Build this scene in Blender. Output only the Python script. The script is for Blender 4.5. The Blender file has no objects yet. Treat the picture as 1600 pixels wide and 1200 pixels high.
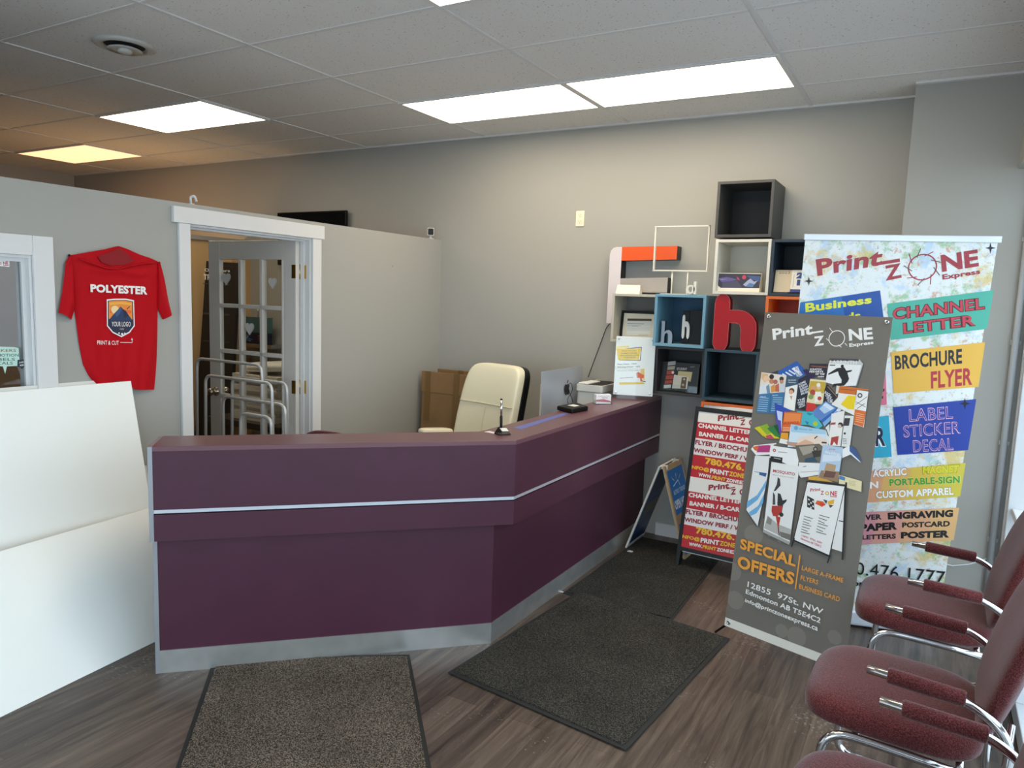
import bpy, math, random
from mathutils import Vector, Matrix
random.seed(4)
S = bpy.context.scene
COL = S.collection
PI = math.pi
R = math.radians

def lin(h):
    o = []
    for i in (0, 2, 4):
        c = int(h[i:i+2], 16)/255
        o.append(c/12.92 if c <= .04045 else ((c+.055)/1.055)**2.4)
    return tuple(o)+(1.0,)

# ------------------------------------------------------------------ camera, world, exposure
cam_d = bpy.data.cameras.new('camera')
cam_d.sensor_fit = 'HORIZONTAL'; cam_d.sensor_width = 36.0
cam_d.lens = 36.0*1141.162/1600.0
cam_d.clip_start = 0.02
cam = bpy.data.objects.new('camera', cam_d); COL.objects.link(cam)
yaw, pit, rol = 0.522422, 0.118168, -0.034793
fw = Vector((-math.sin(yaw)*math.cos(pit), math.cos(yaw)*math.cos(pit), -math.sin(pit)))
rt = Vector((math.cos(yaw), math.sin(yaw), 0)); dn = fw.cross(rt)
c_, s_ = math.cos(rol), math.sin(rol)
rt2 = c_*rt+s_*dn; dn2 = -s_*rt+c_*dn
M = Matrix((rt2, -dn2, -fw)).transposed().to_4x4(); M.translation = (0, 0, 1.70)
cam.matrix_world = M
S.camera = cam

W = bpy.data.worlds.new('daylight'); S.world = W; W.use_nodes = True
bg = W.node_tree.nodes['Background']
bg.inputs[0].default_value = (.70, .85, 1.0, 1); bg.inputs[1].default_value = 3.7
S.view_settings.view_transform = 'Standard'; S.view_settings.look = 'None'
S.view_settings.gamma = 1; S.view_settings.use_curve_mapping = False
S.view_settings.exposure = 0.2
S.cycles.use_denoising = True
S.cycles.max_bounces = 10; S.cycles.diffuse_bounces = 5; S.cycles.transparent_max_bounces = 16
LAMP = 7.6          # ceiling diffusers
FLOOR_Z, CEIL, WALL_Y, PART_X = 0.0, 2.966, 5.084, -3.658
WIN_X = .42
def portal(name, loc, rot, sx, sy):
    d = bpy.data.lights.new(name, 'AREA'); d.shape = 'RECTANGLE'; d.size = sx; d.size_y = sy; d.cycles.is_portal = True
    o = bpy.data.objects.new(name, d); o.location = loc; o.rotation_euler = rot; COL.objects.link(o)
portal('window_portal', (WIN_X+.16, 1.38, 1.28), (0, R(90), 0), 2.36, 6.7)
portal('window_portal_front', (-1.6, -2.16, 1.31), (R(90), 0, 0), 3.9, 2.36)

# ------------------------------------------------------------------ materials
MATS = {}
def new_mat(name):
    m = bpy.data.materials.new(name); m.use_nodes = True
    return m, m.node_tree.nodes, m.node_tree.links, m.node_tree.nodes['Principled BSDF']
def mat(name, hexc, rough=.5, metal=0., bump=0., bscale=60., var=0., vscale=8., spec=.5, coat=0.):
    if name in MATS: return MATS[name]
    m, N, L, b = new_mat(name)
    c = lin(hexc)
    b.inputs['Base Color'].default_value = c; b.inputs['Roughness'].default_value = rough
    b.inputs['Metallic'].default_value = metal; b.inputs['Specular IOR Level'].default_value = spec
    b.inputs['Coat Weight'].default_value = coat
    if var or bump:
        tc = N.new('ShaderNodeTexCoord')
    if var:
        n = N.new('ShaderNodeTexNoise'); n.inputs['Scale'].default_value = vscale; n.inputs['Detail'].default_value = 5
        L.new(tc.outputs['Object'], n.inputs['Vector'])
        r = N.new('ShaderNodeValToRGB')
        r.color_ramp.elements[0].position = .3; r.color_ramp.elements[1].position = .7
        r.color_ramp.elements[0].color = tuple(x*(1-var) for x in c[:3])+(1,)
        r.color_ramp.elements[1].color = tuple(min(1, x*(1+var)) for x in c[:3])+(1,)
        L.new(n.outputs['Fac'], r.inputs['Fac']); L.new(r.outputs['Color'], b.inputs['Base Color'])
    if bump:
        n2 = N.new('ShaderNodeTexNoise'); n2.inputs['Scale'].default_value = bscale; n2.inputs['Detail'].default_value = 3
        L.new(tc.outputs['Object'], n2.inputs['Vector'])
        bp = N.new('ShaderNodeBump'); bp.inputs['Strength'].default_value = bump; bp.inputs['Distance'].default_value = .002
        L.new(n2.outputs['Fac'], bp.inputs['Height']); L.new(bp.outputs['Normal'], b.inputs['Normal'])
    MATS[name] = m; return m
def ink(h): return mat('ink_'+h, h, .42)
def emit(name, rgb, s):
    m, N, L, b = new_mat(name)
    b.inputs['Base Color'].default_value = (.8, .8, .78, 1)
    b.inputs['Emission Color'].default_value = rgb+(1,); b.inputs['Emission Strength'].default_value = s
    MATS[name] = m; return m
def glass(name, tint=(.97, .985, .98), gl=.5, rough=.01):
    m = bpy.data.materials.new(name); m.use_nodes = True; N = m.node_tree.nodes; L = m.node_tree.links
    N.clear()
    out = N.new('ShaderNodeOutputMaterial'); mx = N.new('ShaderNodeMixShader')
    t = N.new('ShaderNodeBsdfTransparent'); t.inputs[0].default_value = tint+(1,)
    g = N.new('ShaderNodeBsdfGlossy'); g.inputs['Roughness'].default_value = rough
    f = N.new('ShaderNodeLayerWeight'); f.inputs[0].default_value = .5
    pw = N.new('ShaderNodeMath'); pw.operation = 'POWER'; pw.inputs[1].default_value = 5; L.new(f.outputs['Facing'], pw.inputs[0])
    mm = N.new('ShaderNodeMath'); mm.operation = 'MULTIPLY_ADD'; mm.use_clamp = True; mm.inputs[1].default_value = .9; mm.inputs[2].default_value = .08*gl
    L.new(pw.outputs[0], mm.inputs[0]); L.new(mm.outputs[0], mx.inputs[0])
    L.new(t.outputs[0], mx.inputs[1]); L.new(g.outputs[0], mx.inputs[2]); L.new(mx.outputs[0], out.inputs[0])
    MATS[name] = m; return m
def speckle(name, base, dots, scale=300., thr=.62, rough=.95, bump=.6, big=0.):
    m, N, L, b = new_mat(name); b.inputs['Roughness'].default_value = rough; b.inputs['Specular IOR Level'].default_value = .15
    tc = N.new('ShaderNodeTexCoord')
    n = N.new('ShaderNodeTexNoise'); n.inputs['Scale'].default_value = scale; n.inputs['Detail'].default_value = 2
    L.new(tc.outputs['Object'], n.inputs['Vector'])
    r = N.new('ShaderNodeValToRGB'); r.color_ramp.elements[0].position = thr-.1; r.color_ramp.elements[1].position = thr+.05
    r.color_ramp.elements[0].color = lin(base); r.color_ramp.elements[1].color = lin(dots)
    L.new(n.outputs['Fac'], r.inputs['Fac'])
    src = r.outputs['Color']
    if big:
        n3 = N.new('ShaderNodeTexNoise'); n3.inputs['Scale'].default_value = 4; n3.inputs['Detail'].default_value = 6
        L.new(tc.outputs['Object'], n3.inputs['Vector'])
        mr = N.new('ShaderNodeMapRange'); mr.inputs['From Min'].default_value = .3; mr.inputs['From Max'].default_value = .7
        mr.inputs['To Min'].default_value = 1-big; mr.inputs['To Max'].default_value = 1+big
        L.new(n3.outputs['Fac'], mr.inputs['Value'])
        mx = N.new('ShaderNodeVectorMath'); mx.operation = 'SCALE'
        L.new(src, mx.inputs[0]); L.new(mr.outputs[0], mx.inputs['Scale']); src = mx.outputs[0]
    L.new(src, b.inputs['Base Color'])
    bp = N.new('ShaderNodeBump'); bp.inputs['Strength'].default_value = bump; bp.inputs['Distance'].default_value = .003
    L.new(n.outputs['Fac'], bp.inputs['Height']); L.new(bp.outputs['Normal'], b.inputs['Normal'])
    MATS[name] = m; return m
def floor_mat():
    m, N, L, b = new_mat('vinyl_planks')
    g = N.new('ShaderNodeNewGeometry')
    sw = N.new('ShaderNodeSeparateXYZ'); L.new(g.outputs['Position'], sw.inputs[0])
    cb = N.new('ShaderNodeCombineXYZ'); L.new(sw.outputs['Y'], cb.inputs['X']); L.new(sw.outputs['X'], cb.inputs['Y'])
    br = N.new('ShaderNodeTexBrick'); L.new(cb.outputs[0], br.inputs['Vector'])
    br.inputs['Scale'].default_value = 1; br.inputs['Brick Width'].default_value = 1.22; br.inputs['Row Height'].default_value = .152
    br.inputs['Mortar Size'].default_value = .0012; br.inputs['Color1'].default_value = (.2, .2, .2, 1); br.inputs['Color2'].default_value = (.8, .8, .8, 1)
    br.inputs['Mortar'].default_value = (0, 0, 0, 1); br.offset = .37; br.inputs['Bias'].default_value = 0
    mp = N.new('ShaderNodeMapping'); mp.inputs['Scale'].default_value = (18, 1.2, 1); L.new(g.outputs['Position'], mp.inputs['Vector'])
    n = N.new('ShaderNodeTexNoise'); n.inputs['Scale'].default_value = 1.6; n.inputs['Detail'].default_value = 8; n.inputs['Roughness'].default_value = .65
    n.inputs['Distortion'].default_value = .6
    L.new(mp.outputs[0], n.inputs['Vector'])
    ad = N.new('ShaderNodeMath'); ad.operation = 'MULTIPLY_ADD'; ad.inputs[1].default_value = .28; L.new(br.outputs['Color'], ad.inputs[0]); L.new(n.outputs['Fac'], ad.inputs[2])
    r = N.new('ShaderNodeValToRGB'); e = r.color_ramp.elements
    e[0].position = .38; e[0].color = lin('281f1b'); e[1].position = .95; e[1].color = lin('7d6c5f')
    x = e.new(.6); x.color = lin('52453c')
    L.new(ad.outputs[0], r.inputs['Fac'])
    # salt and scuff marks, small pale crumbs
    n2 = N.new('ShaderNodeTexNoise'); n2.inputs['Scale'].default_value = 70; n2.inputs['Detail'].default_value = 4; L.new(g.outputs['Position'], n2.inputs['Vector'])
    n3 = N.new('ShaderNodeTexNoise'); n3.inputs['Scale'].default_value = 2.2; n3.inputs['Detail'].default_value = 3; L.new(g.outputs['Position'], n3.inputs['Vector'])
    mu = N.new('ShaderNodeMath'); mu.operation = 'MULTIPLY'; L.new(n2.outputs['Fac'], mu.inputs[0]); L.new(n3.outputs['Fac'], mu.inputs[1])
    rr = N.new('ShaderNodeValToRGB'); rr.color_ramp.elements[0].position = .35; rr.color_ramp.elements[1].position = .43
    rr.color_ramp.elements[1].color = (.55, .55, .55, 1)
    L.new(mu.outputs[0], rr.inputs['Fac'])
    mx = N.new('ShaderNodeMix'); mx.data_type = 'RGBA'; mx.inputs[7].default_value = lin('a39a90')
    L.new(rr.outputs['Color'], mx.inputs[0]); L.new(r.outputs['Color'], mx.inputs[6]); L.new(mx.outputs[2], b.inputs['Base Color'])
    b.inputs['Roughness'].default_value = .38
    bp = N.new('ShaderNodeBump'); bp.inputs['Strength'].default_value = .25; bp.inputs['Distance'].default_value = .002
    L.new(n.outputs['Fac'], bp.inputs['Height']); L.new(bp.outputs['Normal'], b.inputs['Normal'])
    MATS['floor'] = m; return m
def tile_mat():
    m, N, L, b = new_mat('ceiling_tile'); b.inputs['Roughness'].default_value = .95
    g = N.new('ShaderNodeNewGeometry')
    n = N.new('ShaderNodeTexNoise'); n.inputs['Scale'].default_value = 95; n.inputs['Detail'].default_value = 3; L.new(g.outputs['Position'], n.inputs['Vector'])
    r = N.new('ShaderNodeValToRGB'); r.color_ramp.elements[0].position = .29; r.color_ramp.elements[1].position = .36
    r.color_ramp.elements[0].color = lin('9a9795'); r.color_ramp.elements[1].color = lin('e8e5e1')
    L.new(n.outputs['Fac'], r.inputs['Fac']); L.new(r.outputs['Color'], b.inputs['Base Color'])
    bp = N.new('ShaderNodeBump'); bp.inputs['Strength'].default_value = .3; bp.inputs['Distance'].default_value = .003
    L.new(r.outputs['Color'], bp.inputs['Height']); L.new(bp.outputs['Normal'], b.inputs['Normal'])
    MATS['tile'] = m; return m
def splatter_mat():
    m, N, L, b = new_mat('splattered_print'); b.inputs['Roughness'].default_value = .42
    tc = N.new('ShaderNodeTexCoord'); prev = lin('e6e7e4')
    last = None
    for sc, hexc, th, seed in ((5., 'd9b84a', .56, 3.1), (12., '8fb87a', .56, 7.7), (26., 'cf8a5a', .60, 1.3), (48., '5f7d6a', .64, 12.), (9., 'b9cfe6', .58, 21.)):
        mp = N.new('ShaderNodeMapping'); mp.inputs['Location'].default_value = (seed, seed*2, 0); L.new(tc.outputs['Object'], mp.inputs['Vector'])
        n = N.new('ShaderNodeTexNoise'); n.inputs['Scale'].default_value = sc; n.inputs['Detail'].default_value = 6; n.inputs['Roughness'].default_value = .7
        L.new(mp.outputs[0], n.inputs['Vector'])
        r = N.new('ShaderNodeValToRGB'); r.color_ramp.elements[0].position = th-.03; r.color_ramp.elements[1].position = th+.06
        r.color_ramp.elements[1].color = (.75, .75, .75, 1)
        L.new(n.outputs['Fac'], r.inputs['Fac'])
        mx = N.new('ShaderNodeMix'); mx.data_type = 'RGBA'; mx.inputs[6].default_value = prev; mx.inputs[7].default_value = lin(hexc)
        if last: L.new(last, mx.inputs[6])
        L.new(r.outputs['Color'], mx.inputs[0]); last = mx.outputs[2]
    L.new(last, b.inputs['Base Color']); MATS['splatter'] = m; return m
def fabric_mat(name, h, h2):
    m = speckle(name, h, h2, 300., .55, .9, .6, .15)
    b = m.node_tree.nodes['Principled BSDF']; b.inputs['Sheen Weight'].default_value = .35; b.inputs['Sheen Roughness'].default_value = .4
    return m
PAINT = mat('grey_wall_paint', 'a6a49d', .55, bump=.12, bscale=120)
WHITE = mat('white_trim_paint', 'dedcda', .38)
CHROME = mat('chrome', 'd6d6d8', .12, 1.)
WIRE = mat('silver_painted_tube', 'c6c6c4', .3, .35)
SHEEN = mat('satin_steel_plate', 'c6c5c1', .34, .8, var=.10, vscale=9)
STRIP = mat('satin_strip', 'cfd2d8', .35, .5)
STEEL = mat('brushed_aluminium', 'a9abae', .34, 1., var=.12, vscale=14)
PURPLE = mat('plum_laminate', '482434', .40, var=.06, vscale=5, spec=.35)
PURPTOP = mat('plum_laminate_top', '6a454c', .30)
EDGE = mat('grey_edge_strip', '9a9b9e', .4, .4)
BLACK = mat('black_plastic', '0b0b0c', .45, spec=.3)
DARKGREY = mat('dark_grey_board', '4a4845', .5)
WOOD = mat('white_melamine', 'd9d6cc', .45)
FOAM = mat('white_foam_board', 'f4f3ec', .5)
CARD = mat('brown_cardboard', '8a6a45', .85, var=.08, vscale=6)
TAPE = mat('brown_packing_tape', '75582f', .35)
GLASS = glass('window_glass'); INGLASS = glass('interior_window_glass', (.86, .88, .88), .45); DOORGLASS = glass('door_glass', (.95, .96, .95), .35); ACRYL = glass('clear_acrylic', (.97, .99, .99), .3)
LEATHER = mat('cream_leather', 'e6dfc4', .42, bump=.25, bscale=180)
MAROON = fabric_mat('maroon_fabric', '4c211f', '71393a')
RUBBER = mat('rubber_edge', '232322', .7)
BRASS = mat('brass', 'c9a24a', .25, 1.)
CABLE = mat('black_cable', '101012', .5)

# ------------------------------------------------------------------ mesh helpers
class MB:
    def __init__(s): s.v = []; s.f = []; s.m = []; s.sm = []; s.mats = []; s.cur = 0
    def mat(s, m):
        if m not in s.mats: s.mats.append(m)
        s.cur = s.mats.index(m); return s
    def face(s, idx, smooth=False): s.f.append(list(idx)); s.m.append(s.cur); s.sm.append(smooth)
    def add(s, vs, fs, smooth=False):
        o = len(s.v); s.v += [Vector(x) for x in vs]
        for f in fs: s.face([o+i for i in f], smooth)
    def box(s, x0, x1, y0, y1, z0, z1, T=None):
        vs = [Vector((x, y, z)) for z in (z0, z1) for y in (y0, y1) for x in (x0, x1)]
        if T: vs = [T @ q for q in vs]
        s.add(vs, [(0, 2, 3, 1), (4, 5, 7, 6), (0, 1, 5, 4), (2, 6, 7, 3), (0, 4, 6, 2), (1, 3, 7, 5)]); return s
    def prism(s, pts, h0, h1, T=None):
        """polygon in xy extruded in z, moved by T"""
        n = len(pts)
        vs = [Vector((p[0], p[1], h0)) for p in pts]+[Vector((p[0], p[1], h1)) for p in pts]
        if T: vs = [T @ q for q in vs]
        s.add(vs, [tuple(range(n))[::-1], tuple(range(n, 2*n))]+[(i, (i+1) % n, n+(i+1) % n, n+i) for i in range(n)]); return s
    def tube(s, path, r, n=10, closed=False, cap=True):
        P = [Vector(p) for p in path]; k = len(P); rs = r if isinstance(r, (list, tuple)) else [r]*k
        o = len(s.v); up = None
        for i, p in enumerate(P):
            a = P[i-1] if (i > 0 or closed) else p; b = P[(i+1) % k] if (i < k-1 or closed) else p
            t = (b-a).normalized()
            if up is None: up = Vector((0, 0, 1)) if abs(t.z) < .9 else Vector((1, 0, 0))
            x = t.cross(up)
            if x.length < 1e-5: x = t.cross(Vector((1, 0.3, 0)))
            x.normalize(); y = x.cross(t).normalized(); up = y
            for j in range(n):
                q = 2*PI*j/n; s.v.append(p+rs[i]*(math.cos(q)*x+math.sin(q)*y))
        for i in range(k if closed else k-1):
            i2 = (i+1) % k
            for j in range(n): s.face((o+i*n+j, o+i2*n+j, o+i2*n+(j+1) % n, o+i*n+(j+1) % n), True)
        if cap and not closed:
            s.face([o+j for j in range(n)]); s.face([o+(k-1)*n+j for j in range(n)][::-1])
        return s
    def lathe(s, prof, c, n=28, T=None):
        """profile (r, z) turned about the z axis at c"""
        o = len(s.v); c = Vector(c)
        for r, z in prof:
            for j in range(n):
                q = Vector((r*math.cos(2*PI*j/n), r*math.sin(2*PI*j/n), z))
                s.v.append(c+(T @ q if T else q))
        for i in range(len(prof)-1):
            for j in range(n): s.face((o+i*n+j, o+i*n+(j+1) % n, o+(i+1)*n+(j+1) % n, o+(i+1)*n+j), True)
        s.face([o+j for j in range(n)][::-1]); s.face([o+(len(prof)-1)*n+j for j in range(n)]); return s
    def pad(s, a, b, c, e1=.5, e2=.5, nu=20, nv=44, fn=None):
        """superellipsoid half sizes a,b,c bent by fn"""
        sg = lambda w, e: math.copysign(abs(w)**e, w)
        o = len(s.v)
        for i in range(nu+1):
            ph = -PI/2+PI*i/nu
            for j in range(nv):
                th = 2*PI*j/nv
                q = Vector((a*sg(math.cos(ph), e1)*sg(math.cos(th), e2), b*sg(math.cos(ph), e1)*sg(math.sin(th), e2), c*sg(math.sin(ph), e1)))
                s.v.append(Vector(fn(q)) if fn else q)
        for i in range(nu):
            for j in range(nv): s.face((o+i*nv+j, o+i*nv+(j+1) % nv, o+(i+1)*nv+(j+1) % nv, o+(i+1)*nv+j), True)
        return s
    def build(s, name, parent=None, world=True, bevel=0., seg=2, origin=None, smooth_angle=None):
        me = bpy.data.meshes.new(name)
        loc = Vector((0, 0, 0)); inv = None
        if parent is None:
            if origin is None:
                xs = [q.x for q in s.v]; ys = [q.y for q in s.v]; zs = [q.z for q in s.v]
                origin = ((min(xs)+max(xs))/2, (min(ys)+max(ys))/2, min(zs))
            loc = Vector(origin); vs = [q-loc for q in s.v]
        elif world:
            inv = WM(parent).inverted(); vs = [inv @ q for q in s.v]
        else: vs = s.v
        me.from_pydata([tuple(q) for q in vs], [], s.f)
        for m in s.mats: me.materials.append(m)
        me.polygons.foreach_set('material_index', s.m); me.polygons.foreach_set('use_smooth', s.sm)
        me.update()
        o = bpy.data.objects.new(name, me); COL.objects.link(o); o.location = loc
        if parent: o.parent = parent
        if bevel:
            md = o.modifiers.new('edge', 'BEVEL'); md.width = bevel; md.segments = seg; md.limit_method = 'ANGLE'; md.angle_limit = R(40)
        return o
def WM(o):
    m = Matrix.LocRotScale(o.location, o.rotation_euler, o.scale)
    return WM(o.parent) @ m if o.parent else m
def tag(o, label, cat, group=None, kind=None):
    if label: o['label'] = label
    if cat: o['category'] = cat
    if group: o['group'] = group
    if kind: o['kind'] = kind
    return o
def thing(name, label, cat, loc, rz=0., group=None, kind=None):
    o = bpy.data.objects.new(name, None); COL.objects.link(o); o.location = loc; o.rotation_euler = (0, 0, rz); o.empty_display_size = .1
    return tag(o, label, cat, group, kind)
def struct(o): o['kind'] = 'structure'; return o
def arc(cx, cy, r, a0, a1, n): return [(cx+r*math.cos(R(a0+(a1-a0)*i/n)), cy+r*math.sin(R(a0+(a1-a0)*i/n))) for i in range(n+1)]
def rrect(x0, x1, y0, y1, r, n=5):
    return arc(x1-r, y0+r, r, -90, 0, n)+arc(x1-r, y1-r, r, 0, 90, n)+arc(x0+r, y1-r, r, 90, 180, n)+arc(x0+r, y0+r, r, 180, 270, n)
def fillet(pts, r, n=6):
    """round the corners of an open 3D polyline"""
    P = [Vector(p) for p in pts]; out = [P[0]]
    for i in range(1, len(P)-1):
        a, b, c = P[i-1], P[i], P[i+1]; rr = min(r, (a-b).length*.48, (c-b).length*.48)
        s0 = b+(a-b).normalized()*rr; s1 = b+(c-b).normalized()*rr
        for k in range(n+1):
            t = k/n; out.append((1-t)**2*s0+2*t*(1-t)*b+t*t*s1)
    out.append(P[-1]); return out
def frame(o, u, v):
    u = Vector(u); v = Vector(v); n = u.cross(v)
    m = Matrix((u, v, n)).transposed().to_4x4(); m.translation = Vector(o); return m

# ------------------------------------------------------------------ flat prints: polygons and lettering laid on a sheet
_txt = {}
def text_mesh(s, bold):
    k = (s, bold)
    if k in _txt: return _txt[k]
    cu = bpy.data.curves.new('lettering', 'FONT'); cu.body = s; cu.resolution_u = 3; cu.offset = bold*.03; cu.fill_mode = 'FRONT'
    if len(s) > 2: cu.space_character = 1.04
    ob = bpy.data.objects.new('lettering', cu); COL.objects.link(ob)
    dg = bpy.context.evaluated_depsgraph_get(); dg.update()
    me = bpy.data.meshes.new_from_object(ob.evaluated_get(dg))
    vs = [(q.co.x, q.co.y) for q in me.vertices]; fs = [tuple(p.vertices) for p in me.polygons if p.area > 1e-9]
    x0 = min(q[0] for q in vs); x1 = max(q[0] for q in vs); y0 = min(q[1] for q in vs); y1 = max(q[1] for q in vs)
    vs = [((x-x0)/(x1-x0), (y-y0)/(y1-y0)) for x, y in vs]
    bpy.data.meshes.remove(me); bpy.data.objects.remove(ob); bpy.data.curves.remove(cu)
    _txt[k] = (vs, fs); return _txt[k]
def draw(mb, T, elems, z0=.0006, dz=.00006):
    z = z0
    def put(pts, fs):
        mb.add([T @ Vector((p[0], p[1], z)) for p in pts], fs)
    for e in elems:
        mb.mat(ink(e[1])); z += dz
        if e[0] == 'p':
            pts = list(e[2])
            a = sum(pts[i][0]*pts[(i+1) % len(pts)][1]-pts[(i+1) % len(pts)][0]*pts[i][1] for i in range(len(pts)))
            if a < 0: pts = pts[::-1]
            put(pts, [tuple(range(len(pts)))])
        elif e[0] == 't':
            vs, fs = text_mesh(e[2], e[4]); a, b, c, d = [Vector(q) for q in e[3]]
            put([(a*(1-x)+b*x)*(1-y)+(d*(1-x)+c*x)*y for x, y in vs], fs)
        elif e[0] == 'l':
            w = e[2]/2; P = [Vector(q) for q in e[3]]
            for p, q in zip(P, P[1:]):
                t = (q-p).normalized(); nn = Vector((-t.y, t.x))*w; put([p-nn, q-nn, q+nn, p+nn], [(0, 1, 2, 3)])
        elif e[0] == 'd':
            put([(e[2][0]+e[3]*math.cos(2*PI*i/20), e[2][1]+e[3]*math.sin(2*PI*i/20)) for i in range(20)], [tuple(range(20))])
        elif e[0] == 'r':
            n = 28; r0, r1 = e[3]-e[4], e[3]
            put([(e[2][0]+r*math.cos(2*PI*i/n), e[2][1]+r*math.sin(2*PI*i/n)) for r in (r0, r1) for i in range(n)],
                [(i, n+i, n+(i+1) % n, (i+1) % n) for i in range(n)])
def sheet(name, key, u0, u1, v0, v1, m, parent, th=.002, bevel=0., extra=None):
    """a flat printed sheet in the plane PLANES[key] with its print in the same mesh"""
    T = frame(*PLANES[key]); mb = MB().mat(m); mb.box(u0, u1, v0, v1, -th, 0, T)
    draw(mb, T, ART[key])
    if extra: extra(mb, T)
    return mb.build(name, parent)
# printed artwork: colour, outline or lettering box in metres on each sheet
PLANES={
 'XB':([-0.7984, 3.6389, 0.08],[0.95741, -0.28872, 0.0],[0.03218, 0.10672, 0.99377]),
 'RU':([-0.6653, 4.1187, 0.06],[0.96126, 0.27564, 0.0],[0.03359, -0.11715, 0.99255]),
 'AF':([-1.327, 4.521, 0.0],[0.99756, -0.06976, 0.0],[0.01331, 0.19034, 0.98163]),
 'TS':([-3.652, 0.0, 0.0],[0.0, 1.0, 0.0],[0.0, 0.0, 1.0]),
 'WN':([-3.7, 0.0, 0.0],[0.0, 1.0, 0.0],[0.0, 0.0, 1.0]),
 'SA':([-1.305, 4.655, 0.0],[0.02999, 0.99955, 0.0],[-0.28998, 0.0087, 0.95699]),
 'SL':([-1.722, 4.658, 0.0],[0.0, 1.0, 0.0],[0.32135, 0.0, 0.94696]),
 'AC':([-1.895, 4.7, 1.057],[0.94868, 0.31623, 0.0],[-0.03305, 0.09916, 0.99452]),
 'BK':([-5.8, 4.4, 0.0],[1.0, 0.0, 0.0],[0.0, 0.0, 1.0]),
 'BR':([-1.6343, 4.9, 1.0796],[1.0, 0.0, 0.0],[0.0, 0.14834, 0.98894]),
 'CE':([-1.97, 4.95, 1.43],[1.0, 0.0, 0.0],[0.0, 0.11915, 0.99288]),
 'GB':([-1.25, 4.78, 1.78],[1.0, 0.0, 0.0],[0.0, 0.0, 1.0]),
}
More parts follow.
